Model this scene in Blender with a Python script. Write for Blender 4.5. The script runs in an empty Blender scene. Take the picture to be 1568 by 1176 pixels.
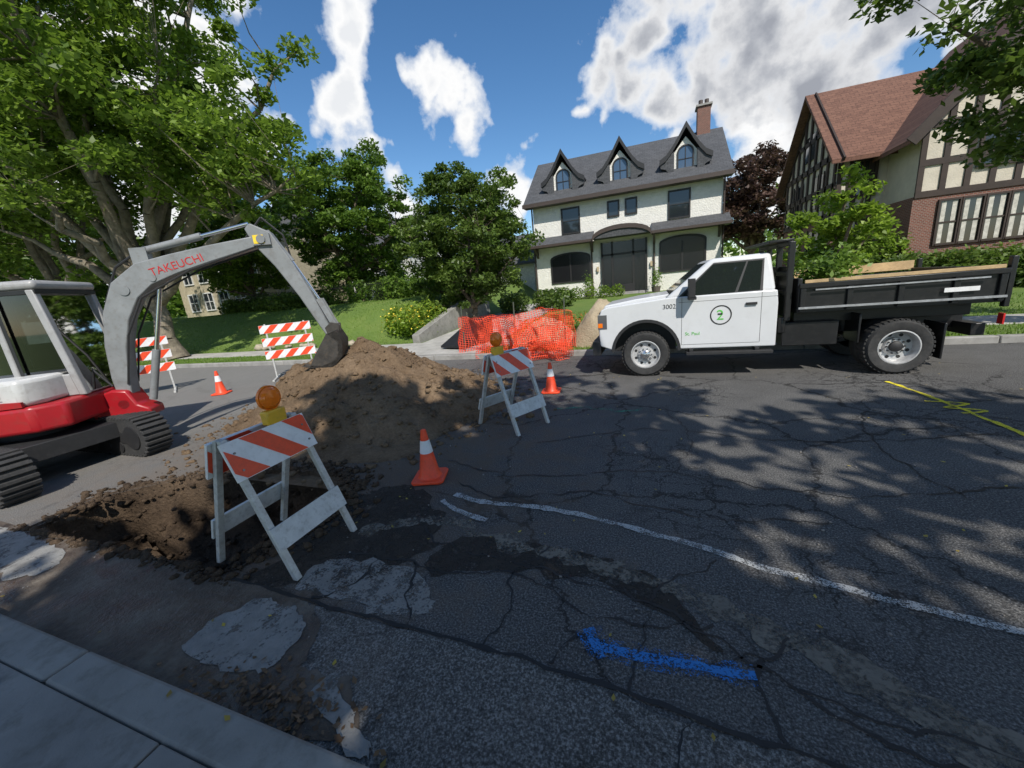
import bpy, math, random, bmesh
import numpy as np
from mathutils import Vector, Matrix, noise as mnoise
random.seed(3)
R=math.radians
SC=bpy.context.scene
COL=SC.collection
# ------------------------------------------------------------ materials
def nodes(name):
    m=bpy.data.materials.new(name); m.use_nodes=True
    nt=m.node_tree; b=nt.nodes['Principled BSDF']
    return m,nt,b
def N(nt,t,**k):
    n=nt.nodes.new(t)
    for a,v in k.items(): setattr(n,a,v)
    return n
def ramp(nt,fac,stops):
    r=nt.nodes.new('ShaderNodeValToRGB')
    e=r.color_ramp.elements
    while len(e)<len(stops): e.new(0.5)
    for i,(p,c) in enumerate(stops):
        e[i].position=p
        if not hasattr(c,'__len__'): c=(c,c,c)
        e[i].color=(c[0],c[1],c[2],1)
    nt.links.new(fac,r.inputs['Fac']); return r.outputs['Color']
def mixc(nt,fac,a,b,mode='MIX'):
    m=nt.nodes.new('ShaderNodeMix'); m.data_type='RGBA'; m.blend_type=mode
    for s,v in ((m.inputs[0],fac),(m.inputs[6],a),(m.inputs[7],b)):
        if isinstance(v,bpy.types.NodeSocket): nt.links.new(v,s)
        elif hasattr(v,'__len__'): s.default_value=(v[0],v[1],v[2],1)
        else: s.default_value=v
    return m.outputs[2]
def math_(nt,op,a,b=None,c=None,clamp=False):
    m=nt.nodes.new('ShaderNodeMath'); m.operation=op; m.use_clamp=clamp
    for i,v in enumerate((a,b,c)):
        if v is None: continue
        if isinstance(v,bpy.types.NodeSocket): nt.links.new(v,m.inputs[i])
        else: m.inputs[i].default_value=v
    return m.outputs[0]
def noise(nt,scale,detail=4,rough=.55,vec=None,dist=0):
    n=N(nt,'ShaderNodeTexNoise'); n.inputs['Scale'].default_value=scale
    n.inputs['Detail'].default_value=detail; n.inputs['Roughness'].default_value=rough
    n.inputs['Distortion'].default_value=dist
    if vec is None:
        vec=N(nt,'ShaderNodeTexCoord').outputs['Object']
    nt.links.new(vec,n.inputs['Vector'])
    return n.outputs['Fac']
def bump(nt,b,h,strength=.4,dist=.01):
    u=N(nt,'ShaderNodeBump'); u.inputs['Strength'].default_value=strength; u.inputs['Distance'].default_value=dist
    nt.links.new(h,u.inputs['Height']); nt.links.new(u.outputs[0],b.inputs['Normal'])
def M(name,col,rough=.7,metal=0,var=.18,scale=6,bmp=0,bscale=60,bdist=.01,spec=.5,dirt=0,dcol=(.12,.09,.06)):
    m,nt,b=nodes(name)
    f=noise(nt,scale,3,.6)
    a=[c*(1-var) for c in col]; d=[min(1,c*(1+var)) for c in col]
    c=ramp(nt,f,[(.3,a),(.7,d)])
    if dirt:
        g=noise(nt,scale*2.7,4,.7)
        gm=math_(nt,'MULTIPLY',ramp(nt,g,[(.5,0),(.75,1)]),dirt)
        c=mixc(nt,gm,c,dcol)
    nt.links.new(c,b.inputs['Base Color'])
    b.inputs['Roughness'].default_value=rough; b.inputs['Metallic'].default_value=metal
    b.inputs['Specular IOR Level'].default_value=spec
    if bmp: bump(nt,b,noise(nt,bscale,2,.6),bmp,bdist)
    return m
def glassm(name,col=(.02,.025,.03),rough=.05):
    m,nt,b=nodes(name); b.inputs['Base Color'].default_value=(*col,1); b.inputs['Roughness'].default_value=rough
    b.inputs['Specular IOR Level'].default_value=.8
    return m
def leafm(name,dark,lite,trans=.3,scale=.5):
    m,nt,b=nodes(name)
    g=N(nt,'ShaderNodeNewGeometry')
    f=noise(nt,scale,1,.6,g.outputs['Position'])
    f2=math_(nt,'ADD',math_(nt,'MULTIPLY',f,.9),math_(nt,'MULTIPLY',g.outputs['Random Per Island'],.55))
    c=ramp(nt,f2,[(.35,dark),(.75,[ (x+y)/2 for x,y in zip(dark,lite)]),(1.0,lite)])
    nt.links.new(c,b.inputs['Base Color']); b.inputs['Roughness'].default_value=.45
    b.inputs['Specular IOR Level'].default_value=.35
    t=N(nt,'ShaderNodeBsdfTranslucent'); nt.links.new(mixc(nt,.5,c,(lite[0]*1.3,lite[1]*1.5,lite[2])),t.inputs['Color'])
    mx=N(nt,'ShaderNodeMixShader'); mx.inputs[0].default_value=trans
    nt.links.new(b.outputs[0],mx.inputs[1]); nt.links.new(t.outputs[0],mx.inputs[2])
    nt.links.new(mx.outputs[0],nt.nodes['Material Output'].inputs[0])
    return m
# ------------------------------------------------------------ builder
class B:
    def __init__(s): s.v=[];s.f=[];s.m=[];s.mats=[];s.T=Matrix.Identity(4);s.cur=0
    def mat(s,m):
        if m not in s.mats: s.mats.append(m)
        s.cur=s.mats.index(m); return s
    def add(s,vs,fs):
        o=len(s.v)
        s.v+= [tuple(s.T@Vector(v)) for v in vs]
        for f in fs: s.f.append(tuple(i+o for i in f)); s.m.append(s.cur)
    def box(s,x0,x1,y0,y1,z0,z1):
        s.add([(x0,y0,z0),(x1,y0,z0),(x1,y1,z0),(x0,y1,z0),(x0,y0,z1),(x1,y0,z1),(x1,y1,z1),(x0,y1,z1)],
              [(0,3,2,1),(4,5,6,7),(0,1,5,4),(1,2,6,5),(2,3,7,6),(3,0,4,7)])
    def hexa(s,p):
        s.add(p,[(0,3,2,1),(4,5,6,7),(0,1,5,4),(1,2,6,5),(2,3,7,6),(3,0,4,7)])
    def prism(s,poly,a,b,axis='y'):
        n=len(poly)
        def P(p,t):
            if axis=='y': return (p[0],t,p[1])
            if axis=='x': return (t,p[0],p[1])
            return (p[0],p[1],t)
        vs=[P(p,a) for p in poly]+[P(p,b) for p in poly]
        fs=[tuple(range(n)),tuple(range(2*n-1,n-1,-1))]+[(i,i+n,(i+1)%n+n,(i+1)%n) for i in range(n)]
        s.add(vs,fs)
    def tube(s,p,q,r0,r1=None,n=10,cap=True):
        r1=r0 if r1 is None else r1
        p=Vector(p);q=Vector(q);d=(q-p)
        if d.length<1e-6: return
        d.normalize(); a=d.orthogonal().normalized(); b=d.cross(a)
        vs=[]
        for c,r in ((p,r0),(q,r1)):
            for i in range(n):
                t=2*math.pi*i/n; vs.append(tuple(c+a*math.cos(t)*r+b*math.sin(t)*r))
        fs=[(i,(i+1)%n,(i+1)%n+n,i+n) for i in range(n)]
        if cap: fs+= [tuple(range(n-1,-1,-1)),tuple(range(n,2*n))]
        s.add(vs,fs)
    def path(s,pts,rs,n=8):
        for i in range(len(pts)-1): s.tube(pts[i],pts[i+1],rs[i],rs[i+1],n)
    def lathe(s,c,axis,prof,n=32):
        c=Vector(c);d=Vector(axis).normalized();a=d.orthogonal().normalized();b=d.cross(a)
        vs=[];k=len(prof)
        for i in range(n):
            t=2*math.pi*i/n;w=a*math.cos(t)+b*math.sin(t)
            for r,h in prof: vs.append(tuple(c+d*h+w*r))
        fs=[]
        for i in range(n):
            j=(i+1)%n
            for q in range(k-1): fs.append((i*k+q,i*k+q+1,j*k+q+1,j*k+q))
        s.add(vs,fs)
    def obj(s,name,parent=None,bevel=0,smooth=False,seg=2,angle=35):
        me=bpy.data.meshes.new(name); me.from_pydata(s.v,[],s.f)
        for m in s.mats: me.materials.append(m)
        me.polygons.foreach_set('material_index',s.m)
        bm=bmesh.new(); bm.from_mesh(me)
        bmesh.ops.recalc_face_normals(bm,faces=bm.faces); bm.to_mesh(me); bm.free()
        if smooth or bevel:
            me.polygons.foreach_set('use_smooth',[True]*len(me.polygons))
            me.set_sharp_from_angle(angle=R(angle))
        me.update()
        o=bpy.data.objects.new(name,me); COL.objects.link(o)
        if parent: o.parent=parent
        if bevel:
            md=o.modifiers.new('bevel','BEVEL'); md.width=bevel; md.segments=seg; md.limit_method='ANGLE'; md.angle_limit=R(35)
        return o
def empty(name):
    e=bpy.data.objects.new(name,None); COL.objects.link(e); e.empty_display_size=.2; return e
def npmesh(name,V,F,mats,parent=None,mi=None,smooth=False):
    me=bpy.data.meshes.new(name)
    V=np.asarray(V,dtype=np.float32); F=np.asarray(F,dtype=np.int32)
    k=F.shape[1]
    me.vertices.add(len(V)); me.vertices.foreach_set('co',V.ravel())
    me.loops.add(F.size); me.loops.foreach_set('vertex_index',F.ravel())
    me.polygons.add(len(F)); me.polygons.foreach_set('loop_start',np.arange(0,F.size,k,dtype=np.int32))
    me.polygons.foreach_set('loop_total',np.full(len(F),k,dtype=np.int32))
    if smooth: me.polygons.foreach_set('use_smooth',[True]*len(F))
    for m in mats: me.materials.append(m)
    me.update(calc_edges=True); me.validate()
    o=bpy.data.objects.new(name,me); COL.objects.link(o)
    if parent: o.parent=parent
    return o
# ------------------------------------------------------------ camera
hd=R(20.8);p=R(14.1);r=R(5.6)
F=Vector((-math.sin(hd),math.cos(hd),0)); Rt=Vector((math.cos(hd),math.sin(hd),0)); Z=Vector((0,0,1))
fw=F*math.cos(p)-Z*math.sin(p); up=F*math.sin(p)+Z*math.cos(p)
ci=Rt*math.cos(r)-up*math.sin(r); cj=Rt*math.sin(r)+up*math.cos(r)
cam=bpy.data.cameras.new('camera'); cam.lens=13.52; cam.sensor_width=36; cam.clip_end=3000; cam.clip_start=.05
co=bpy.data.objects.new('camera',cam); COL.objects.link(co)
mt=Matrix((ci,cj,-fw)).transposed().to_4x4(); mt.translation=(0,0,1.85); co.matrix_world=mt
SC.camera=co
# ------------------------------------------------------------ light / sky
sd=Vector((.40,-.57,.72)).normalized()
sun=bpy.data.lights.new('sun','SUN'); sun.energy=5.0; sun.angle=R(.53); sun.color=(1,.95,.87)
so=bpy.data.objects.new('sun',sun); COL.objects.link(so); so.rotation_euler=(-sd).to_track_quat('-Z','Y').to_euler()
so.location=(10,-14,20)
w=bpy.data.worlds.new('World'); SC.world=w; w.use_nodes=True; nt=w.node_tree; nt.nodes.clear()
sky=N(nt,'ShaderNodeTexSky'); sky.sky_type='NISHITA'; sky.sun_disc=False
sky.sun_elevation=math.asin(sd.z); sky.sun_rotation=math.atan2(sd.x,sd.y); sky.air_density=1.0; sky.dust_density=.3; sky.ozone_density=2.5
tc=N(nt,'ShaderNodeTexCoord').outputs['Generated']
hs=N(nt,'ShaderNodeHueSaturation'); hs.inputs['Saturation'].default_value=1.22; hs.inputs['Value'].default_value=.92
nt.links.new(sky.outputs[0],hs.inputs['Color'])
bg=N(nt,'ShaderNodeBackground'); nt.links.new(hs.outputs[0],bg.inputs[0]); bg.inputs[1].default_value=.15
nz=noise(nt,9,7,.58,tc)
nv=N(nt,'ShaderNodeTexNoise'); nv.inputs['Scale'].default_value=7; nv.inputs['Detail'].default_value=4; nt.links.new(tc,nv.inputs['Vector'])
wrp=N(nt,'ShaderNodeVectorMath'); wrp.operation='MULTIPLY_ADD'
sub=N(nt,'ShaderNodeVectorMath'); sub.operation='SUBTRACT'; nt.links.new(nv.outputs['Color'],sub.inputs[0]); sub.inputs[1].default_value=(.5,.5,.5)
nt.links.new(sub.outputs[0],wrp.inputs[0]); wrp.inputs[1].default_value=(.16,.16,.12); nt.links.new(tc,wrp.inputs[2])
vor=N(nt,'ShaderNodeTexVoronoi'); vor.feature='SMOOTH_F1'; vor.inputs['Scale'].default_value=17; nt.links.new(wrp.outputs[0],vor.inputs['Vector'])
puff=math_(nt,'MULTIPLY_ADD',vor.outputs['Distance'],-1.3,.55)
def cover(bl):
    d=None
    for c,rad in bl:
        c=Vector(c).normalized()
        ds=N(nt,'ShaderNodeVectorMath'); ds.operation='DISTANCE'; nt.links.new(wrp.outputs[0],ds.inputs[0]); ds.inputs[1].default_value=c
        q=math_(nt,'MULTIPLY_ADD',ds.outputs['Value'],-1/rad,1.0)
        d=q if d is None else math_(nt,'MAXIMUM',d,q)
    return d
big=[((143,793,331),.22),((-30,717,300),.14),((331,859,330),.26),((237,803,250),.16),((500,900,420),.3),((80,850,480),.16)]
small=[((-322,610,318),.075),((-298,614,289),.085),((-258,616,250),.085),((-448,564,290),.085),((-438,593,405),.085),((-205,615,152),.08),((-365,547,132),.10),((199,760,120),.07),((180,775,190),.10),
 ((-749,455,335),.24),((-800,300,150),.25),((-500,450,110),.12),((700,500,300),.4),((-600,-500,400),.4),((300,-800,350),.3)]
db=cover(big); d=math_(nt,'MAXIMUM',math_(nt,'MAXIMUM',db,cover(small)),-.8)
m1=math_(nt,'ADD',math_(nt,'ADD',d,math_(nt,'MULTIPLY_ADD',nz,2.4,-1.2)),puff)
cov=ramp(nt,m1,[(.12,0),(.28,.55),(.55,1)])
g_=math_(nt,'ADD',math_(nt,'ADD',db,math_(nt,'MULTIPLY_ADD',nz,2.2,-1.28)),math_(nt,'MULTIPLY',puff,.7))
gf=ramp(nt,g_,[(.2,0),(.95,1)])
wh_=ramp(nt,m1,[(.1,(.66,.74,.86)),(.45,(.90,.92,.95)),(.7,(1,1,1)),(1.0,(.84,.86,.89))])
ccol=mixc(nt,gf,wh_,(.36,.38,.43))
bg2=N(nt,'ShaderNodeBackground'); nt.links.new(ccol,bg2.inputs[0]); bg2.inputs[1].default_value=1.0
mx=N(nt,'ShaderNodeMixShader'); nt.links.new(cov,mx.inputs[0]); nt.links.new(bg.outputs[0],mx.inputs[1]); nt.links.new(bg2.outputs[0],mx.inputs[2])
ow=N(nt,'ShaderNodeOutputWorld'); nt.links.new(mx.outputs[0],ow.inputs[0])
SC.view_settings.view_transform='Standard'; SC.view_settings.look='None'; SC.view_settings.exposure=0
# ------------------------------------------------------------ terrain
def sst(a,b,x):
    t=min(1,max(0,(x-a)/(b-a))); return t*t*(3-2*t)
def H(x,y):
    if y<=.72: return .05
    if y<=9.68: return -.05
    z=.125
    left=1-sst(-10.5,-8.2,x)
    hl=1.7*sst(12.3,17.5,y)+.02*max(0,y-18)+(.10*mnoise.noise(Vector((x*.3,y*.3,0))) if y>12.6 else 0)
    hr=.35*sst(12.3,20,y)+.25*sst(20,26,y)
    h=left*hl+(1-left)*hr
    return z+h
gx=np.unique(np.concatenate([np.linspace(-900,-60,15),np.arange(-60,30,.6),np.linspace(30,900,15),[-6.1,-2.4]]))
gy=np.unique(np.concatenate([np.linspace(-900,-10,10),[-5,.70,.74,1.3,3.4,9.66,9.70],np.arange(10,40,.5),np.linspace(40,900,16)]))
V=[];Fa=[]
for yy in gy:
    for xx in gx:
        z=H(xx,yy)
        if 1.2<yy<3.6 and -6.2<xx<-2.3: z=-1.6
        if yy>60: z=1.5+ (yy-60)*.004
        V.append((xx,yy,z))
nx=len(gx)
for j in range(len(gy)-1):
    for i in range(nx-1): Fa.append((j*nx+i,j*nx+i+1,(j+1)*nx+i+1,(j+1)*nx+i))
grassm,nt,b=nodes('grass')
g1=noise(nt,.9,5,.65); g2=noise(nt,45,3,.7)
c=mixc(nt,ramp(nt,g2,[(.3,0),(.7,1)]),ramp(nt,g1,[(.3,(.05,.10,.013)),(.5,(.10,.16,.022)),(.7,(.17,.20,.05))]),(.15,.23,.045))
nt.links.new(c,b.inputs['Base Color']); b.inputs['Roughness'].default_value=.8; bump(nt,b,g2,.8,.04)
npmesh('ground',V,Fa,[grassm],smooth=True)
# ---- asphalt
def asphalt(name,lo,hi,brown=1.0,ck=1.0):
    m,nt,b=nodes(name)
    co_=N(nt,'ShaderNodeTexCoord').outputs['Object']
    big=noise(nt,.55,3,.6,co_); mid=noise(nt,3,4,.65,co_); fine=noise(nt,80,2,.8,co_)
    base=ramp(nt,math_(nt,'ADD',math_(nt,'MULTIPLY',big,.55),math_(nt,'MULTIPLY',mid,.45)),[(.38,lo),(.62,hi)])
    base=mixc(nt,math_(nt,'MULTIPLY',ramp(nt,fine,[(.50,0),(.66,1)]),.8),base,[min(1,x*2.4) for x in hi])
    base=mixc(nt,math_(nt,'MULTIPLY',ramp(nt,fine,[(.34,1),(.48,0)]),.75),base,[x*.3 for x in lo])
    nv=N(nt,'ShaderNodeTexNoise'); nv.inputs['Scale'].default_value=2.2; nv.inputs['Detail'].default_value=5; nv.inputs['Roughness'].default_value=.7; nt.links.new(co_,nv.inputs['Vector'])
    ma=N(nt,'ShaderNodeVectorMath'); ma.operation='MULTIPLY_ADD'; nt.links.new(nv.outputs['Color'],ma.inputs[0]); ma.inputs[1].default_value=(.6,.6,0); nt.links.new(co_,ma.inputs[2])
    mk=noise(nt,.45,2,.5,co_)
    h=None
    for sc,th,msk in ((.5,.0045,(.3,.42)),(1.6,.008,(.47,.56)),(4.2,.016,(.50,.58))):
        vo=N(nt,'ShaderNodeTexVoronoi'); vo.feature='DISTANCE_TO_EDGE'; vo.inputs['Scale'].default_value=sc; nt.links.new(ma.outputs[0],vo.inputs['Vector'])
        k=ramp(nt,vo.outputs['Distance'],[(0,1),(th,.85),(th*2.2,0)])
        k=math_(nt,'MULTIPLY',k,ramp(nt,mk,[(msk[0],0),(msk[1],1)]))
        h=k if h is None else math_(nt,'MAXIMUM',h,k)
    col=mixc(nt,math_(nt,'MULTIPLY',h,.85*ck),base,(.012,.011,.010))
    sx=N(nt,'ShaderNodeVectorMath'); sx.operation='DISTANCE'; nt.links.new(co_,sx.inputs[0]); sx.inputs[1].default_value=(-4.0,3.0,0)
    dd=math_(nt,'MULTIPLY_ADD',sx.outputs['Value'],-.42,1.8)
    dd=math_(nt,'ADD',dd,math_(nt,'MULTIPLY_ADD',mid,2.6,-1.5))
    col=mixc(nt,math_(nt,'MULTIPLY',ramp(nt,dd,[(0.1,0),(.9,1)]),.75*brown),col,(.125,.092,.064))
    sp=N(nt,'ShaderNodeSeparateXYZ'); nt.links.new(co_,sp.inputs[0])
    sunlit_left=math_(nt,'MULTIPLY_ADD',sp.outputs[0],-.25,-1.0,clamp=True)
    col=mixc(nt,math_(nt,'MULTIPLY',sunlit_left,.65),col,(.24,.232,.215))  # paler towards the left: sunlit brightness put into the asphalt colour
    nt.links.new(col,b.inputs['Base Color']); b.inputs['Roughness'].default_value=.85; b.inputs['Specular IOR Level'].default_value=.35
    bump(nt,b,noise(nt,70,2,.8,co_),1.0,.012)
    return m
aspm=asphalt('asphalt',(.066,.064,.061),(.108,.105,.10))
gutm=asphalt('worn_gutter_asphalt',(.085,.081,.074),(.14,.135,.125),.5,.6)
def conc(name,c,dirt=.5,bs=60):
    return M(name,c,.85,0,.2,2.2,.35,bs,.006,.3,dirt,(c[0]*.45,c[1]*.42,c[2]*.36))
concm=conc('concrete',(.30,.29,.27)); concl=conc('pale_concrete',(.40,.385,.35),.4); concd=conc('old_sidewalk_concrete',(.23,.222,.205),.7)
hole=[(-5.75,1.50),(-4.9,1.49),(-4.0,1.51),(-3.05,1.49),(-2.86,1.8),(-2.74,2.3),(-2.9,2.85),(-3.5,3.05),(-4.2,3.0),(-4.9,2.78),(-5.5,2.45),(-5.9,2.0)]
hp=[]
for i,a in enumerate(hole):
    b_=hole[(i+1)%len(hole)]
    for k in range(6):
        t=k/6; j=.045 if i>2 else .012
        hp.append((a[0]*(1-t)+b_[0]*t+random.uniform(-j,j),a[1]*(1-t)+b_[1]*t+random.uniform(-j,j)))
def filled(name,loops,z,mat):
    cu=bpy.data.curves.new(name,'CURVE'); cu.dimensions='2D'; cu.fill_mode='BOTH'
    for l in loops:
        s=cu.splines.new('POLY'); s.points.add(len(l)-1)
        for i,q in enumerate(l): s.points[i].co=(q[0],q[1],0,1)
        s.use_cyclic_u=True
    o=bpy.data.objects.new(name,cu); COL.objects.link(o)
    dg=bpy.context.evaluated_depsgraph_get(); me=bpy.data.meshes.new_from_object(o.evaluated_get(dg))
    bpy.data.objects.remove(o)
    me.name=name; me.materials.clear(); me.materials.append(mat)
    o=bpy.data.objects.new(name,me); COL.objects.link(o)
    for v in me.vertices: v.co.z=z
    return o
filled('road',[[(-250,.78),(90,.78),(90,9.62),(-250,9.62)],hp],0,aspm)
def rough_poly(pts,j=.04,sub=5,seed=1):
    out=[]; m=len(pts)
    for i in range(m):
        p0,p1,p2,p3=[Vector(pts[(i+q-1)%m]) for q in range(4)]
        for k in range(sub):
            t=k/sub; v=.5*((2*p1)+(-p0+p2)*t+(2*p0-5*p1+4*p2-p3)*t*t+(-p0+3*p1-3*p2+p3)*t**3)
            nn=mnoise.fractal(Vector((v.x*5,v.y*5,seed)),.7,2,4); n2=mnoise.fractal(Vector((v.x*5,v.y*5,seed+9)),.7,2,4)
            out.append((v.x+nn*j*1.6,v.y+n2*j*1.6))
    return out
def paintm(name,col,cut=.5,sc=110,w=.6,var=0,soft=.045):
    m,nt,b=nodes(name); b.inputs['Base Color'].default_value=(*col,1); b.inputs['Roughness'].default_value=.85
    if var: nt.links.new(ramp(nt,noise(nt,5,4,.7),[(.3,[x*(1-var) for x in col]),(.7,[x*(1+var) for x in col])]),b.inputs['Base Color']); bump(nt,b,noise(nt,60,2,.7),.5,.01)
    t=N(nt,'ShaderNodeBsdfTransparent'); mx=N(nt,'ShaderNodeMixShader')
    f=math_(nt,'ADD',math_(nt,'MULTIPLY',noise(nt,sc,2,.7),w),math_(nt,'MULTIPLY',noise(nt,7,3,.7),1-w))
    nt.links.new(ramp(nt,f,[(cut-soft,0),(cut+soft,1)]),mx.inputs[0]); nt.links.new(t.outputs[0],mx.inputs[1]); nt.links.new(b.outputs[0],mx.inputs[2])
    nt.links.new(mx.outputs[0],nt.nodes['Material Output'].inputs[0]); return m
g_poly=[(-2.9,.785)]+[(x,.785) for x in (0,6,14)]+[(14,1.40)]+[(x*.25,1.34+.05*mnoise.noise(Vector((x*.4,3,1)))+(.10 if x<0 else 0)+.015*mnoise.noise(Vector((x*3,3,1)))) for x in range(50,-12,-1)]
filled('gutter_strip',[g_poly],.004,gutm)
mudm,nt,b=nodes('wet_mud')
c=ramp(nt,noise(nt,4,6,.68),[(.32,(.045,.032,.022)),(.5,(.095,.072,.052)),(.68,(.16,.135,.105))])
nt.links.new(c,b.inputs['Base Color']); nt.links.new(ramp(nt,noise(nt,2,3,.5),[(.38,.28),(.6,.85)]),b.inputs['Roughness']); bump(nt,b,noise(nt,30,3,.7),.7,.02)
filled('mud',[[(-12,.80),(-2.2,.80)]+rough_poly([(-2.1,.80),(-1.6,.82),(-1.25,.9),(-1.45,1.1),(-1.75,1.1),(-1.85,1.3),(-2.1,1.44),(-2.5,1.5),(-3.0,1.485)],.03,8,2)[:-16]+[(-3.1,1.475),(-5.7,1.475),(-7,1.5),(-12,1.5)]],.008,mudm)
wet=paintm('wet_stain',(.028,.022,.016),.44,25,.35,.3,.10)
filled('wet_stain',[rough_poly([(-2.75,1.6),(-2.2,1.55),(-1.7,1.9),(-1.6,2.3),(-1.9,2.7),(-2.4,2.9),(-2.75,2.6)],.08,8,12)],.0028,wet)
filled('wet_stain',[rough_poly([(-1.5,1.9),(-.8,2.05),(-.2,2.0),(.3,1.75),(-.1,2.25),(-.8,2.3),(-1.4,2.3)],.06,8,13)],.0030,wet)
cpm=paintm('worn_concrete_skim',(.235,.228,.21),.40,60,.35,.3,.07)
filled('concrete_patch',[rough_poly([(-2.56,.98),(-2.2,.97),(-1.98,1.0),(-1.93,1.15),(-1.98,1.32),(-2.2,1.39),(-2.45,1.39),(-2.6,1.2)],.04,8,4)],.012,cpm)
filled('concrete_patch',[rough_poly([(-1.6,1.02),(-1.5,.93),(-1.25,.86),(-1.1,.84),(-1.3,.97),(-1.5,1.09)],.03,8,5)],.012,cpm)
filled('concrete_patch',[rough_poly([(-6.3,1.1),(-5.2,1.0),(-4.6,1.1),(-4.7,1.3),(-5.6,1.42),(-6.4,1.4)],.04,8,6)],.012,cpm)
filled('concrete_patch',[rough_poly([(-2.3,1.55),(-1.7,1.5),(-1.3,1.6),(-1.5,1.85),(-2.0,1.9),(-2.3,1.8)],.06,8,17)],.0035,paintm('worn_skim_thin',(.22,.21,.19),.47,60,.4,.25,.06))
def ribbon(name,pts,w,z,mat,j=.02,wv=.4,seed=1,step=.04):
    P=[]
    for i in range(len(pts)-1):
        p0=Vector(pts[max(i-1,0)]);p1=Vector(pts[i]);p2=Vector(pts[i+1]);p3=Vector(pts[min(i+2,len(pts)-1)]); n=max(1,int((p2-p1).length/step))
        for k in range(n):
            t=k/n; P.append(.5*((2*p1)+(-p0+p2)*t+(2*p0-5*p1+4*p2-p3)*t*t+(-p0+3*p1-3*p2+p3)*t**3))
    P.append(Vector(pts[-1])); V=[];Fc=[]
    for i,a in enumerate(P):
        q=P[min(i+1,len(P)-1)]-P[max(i-1,0)]; nn=Vector((-q.y,q.x)).normalized()
        off=j*2*mnoise.fractal(Vector((a.x*4,a.y*4,seed)),.8,2,4); ww=w*(1+wv*2*mnoise.fractal(Vector((a.x*5,a.y*5,seed+7)),.8,2,3))/2
        ww=max(ww,w*.12)
        V+= [(*(a+nn*(off+ww)),z),(*(a+nn*(off-ww)),z)]
        if i: Fc.append((2*i-2,2*i-1,2*i+1,2*i))
    return npmesh(name,V,Fc,[mat])
mudd=paintm('dried_mud',(.17,.15,.12),.48,40,.4,.3,.08)
ribbon('mud_trail',[(-2.3,2.15),(-2.0,2.35),(-1.6,2.45),(-1.2,2.33),(-.6,2.24),(-.04,2.12),(.3,2.03),(.5,1.95),(.85,1.82),(1.2,1.62),(1.7,1.35)],.12,.004,mudd,.03,.7,3)
filled('mud_trail',[rough_poly([(.45,2.03),(.8,1.9),(1.15,1.7),(1.3,1.5),(1.15,1.45),(.95,1.62),(.7,1.78),(.45,1.88)],.05,8,8)],.0048,mudd)
tar=M('crack_filler',(.014,.013,.012),.6,0,.3,20)
ribbon('pavement_seam',[(-2.9,1.485),(-2,1.46),(-.6,1.43),(.5,1.34),(1.2,1.32),(4,1.30),(12,1.33)],.024,.009,tar,.010,.5,5)
for k,pp in enumerate([[(-2.5,1.8),(-2,1.95),(-1.4,1.9),(-.9,2.0),(-.3,1.8),(.3,1.85)],[(-2.1,1.47),(-1.9,1.7),(-1.95,2.1)],[(-.9,1.45),(-.8,1.7),(-.9,2.0),(-.7,2.3)],[(-.1,1.4),(-.05,1.8),(.05,2.1),(.4,2.4)],
   [(.5,1.35),(.45,1.6),(.62,1.9)],[(-1.6,1.95),(-1.5,1.7),(-1.3,1.46)],[(.6,1.6),(1.0,1.55),(1.6,1.5)],[(.1,.8),(.05,1.1),(.15,1.33)],[(-2.0,2.6),(-1.6,2.2),(-.9,2.12),(-.1,1.98),(.4,1.72),(.8,1.5),(1.3,1.34)],
   [(1.6,2.2),(1.9,1.9),(2.6,1.8)],[(-.5,1.45),(-.35,1.65),(.1,1.62),(.5,1.72)],[(-1.9,3.1),(-1.3,2.9),(-.5,3.1),(.3,2.9),(1.2,3.0)],
   [(-2.2,3.5),(-1.2,3.3),(0,3.6),(1.4,3.4),(3,3.8),(5,3.5)],[(-1.3,4.1),(0,4.7),(1.6,4.5),(3.4,4.9),(5,4.8)],[(0.2,3.6),(.4,4.5),(.1,5.6)],[(2.2,3.5),(2.1,4.7),(2.6,6)]]):
    ribbon('pavement_crack',pp,.012,.0056,tar,.03,.7,10+k,.03)
pw=paintm('white_line_paint',(.46,.46,.44),.49)
ribbon('white_road_line',[(-1.77,2.85),(-1.45,2.78),(-1.07,2.79),(-.65,2.76),(-.24,2.67),(.05,2.6),(.33,2.53),(.6,2.42),(.9,2.35),(1.3,2.26),(1.68,2.19),(2.6,2.0),(4,1.85)],.06,.0068,pw,.008,.25,7)
ribbon('white_road_line',[(-1.85,2.72),(-1.6,2.6),(-1.3,2.52)],.05,.0066,pw,.01,.3,8)
bl=paintm('blue_marking_paint',(.03,.19,.50),.47,90); bl2=paintm('blue_overspray',(.03,.19,.50),.56)
for ww,zz,mm in ((.05,.0081,bl),(.12,.0075,bl2)):
    ribbon('blue_utility_marking',[(-.31,1.60),(.02,1.605),(.44,1.64)],ww,zz,mm,.006,.3,9)
    ribbon('blue_utility_marking',[(-.34,1.70),(-.25,1.54)],ww,zz+.0003,mm,.004,.25,9)
ye=paintm('yellow_marking_paint',(.80,.66,.03),.45)
ribbon('yellow_utility_marking',[(3.2,6.9),(3.3,6.1),(3.35,5.2),(3.35,4.6),(3.3,3.6)],.05,.0075,ye,.01,.3,9)
ribbon('yellow_utility_marking',[(3.15,5.95),(3.5,5.85),(3.2,5.7),(3.5,5.6),(3.25,5.5)],.04,.0081,ye,.01,.3,9)
gr=paintm('green_marking_paint',(.05,.35,.22),.53)
ribbon('green_utility_marking',[(-1.4,5.4),(-.9,5.5),(-.5,5.3),(-.1,5.45)],.05,.0075,gr,.05,.3,9)
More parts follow.
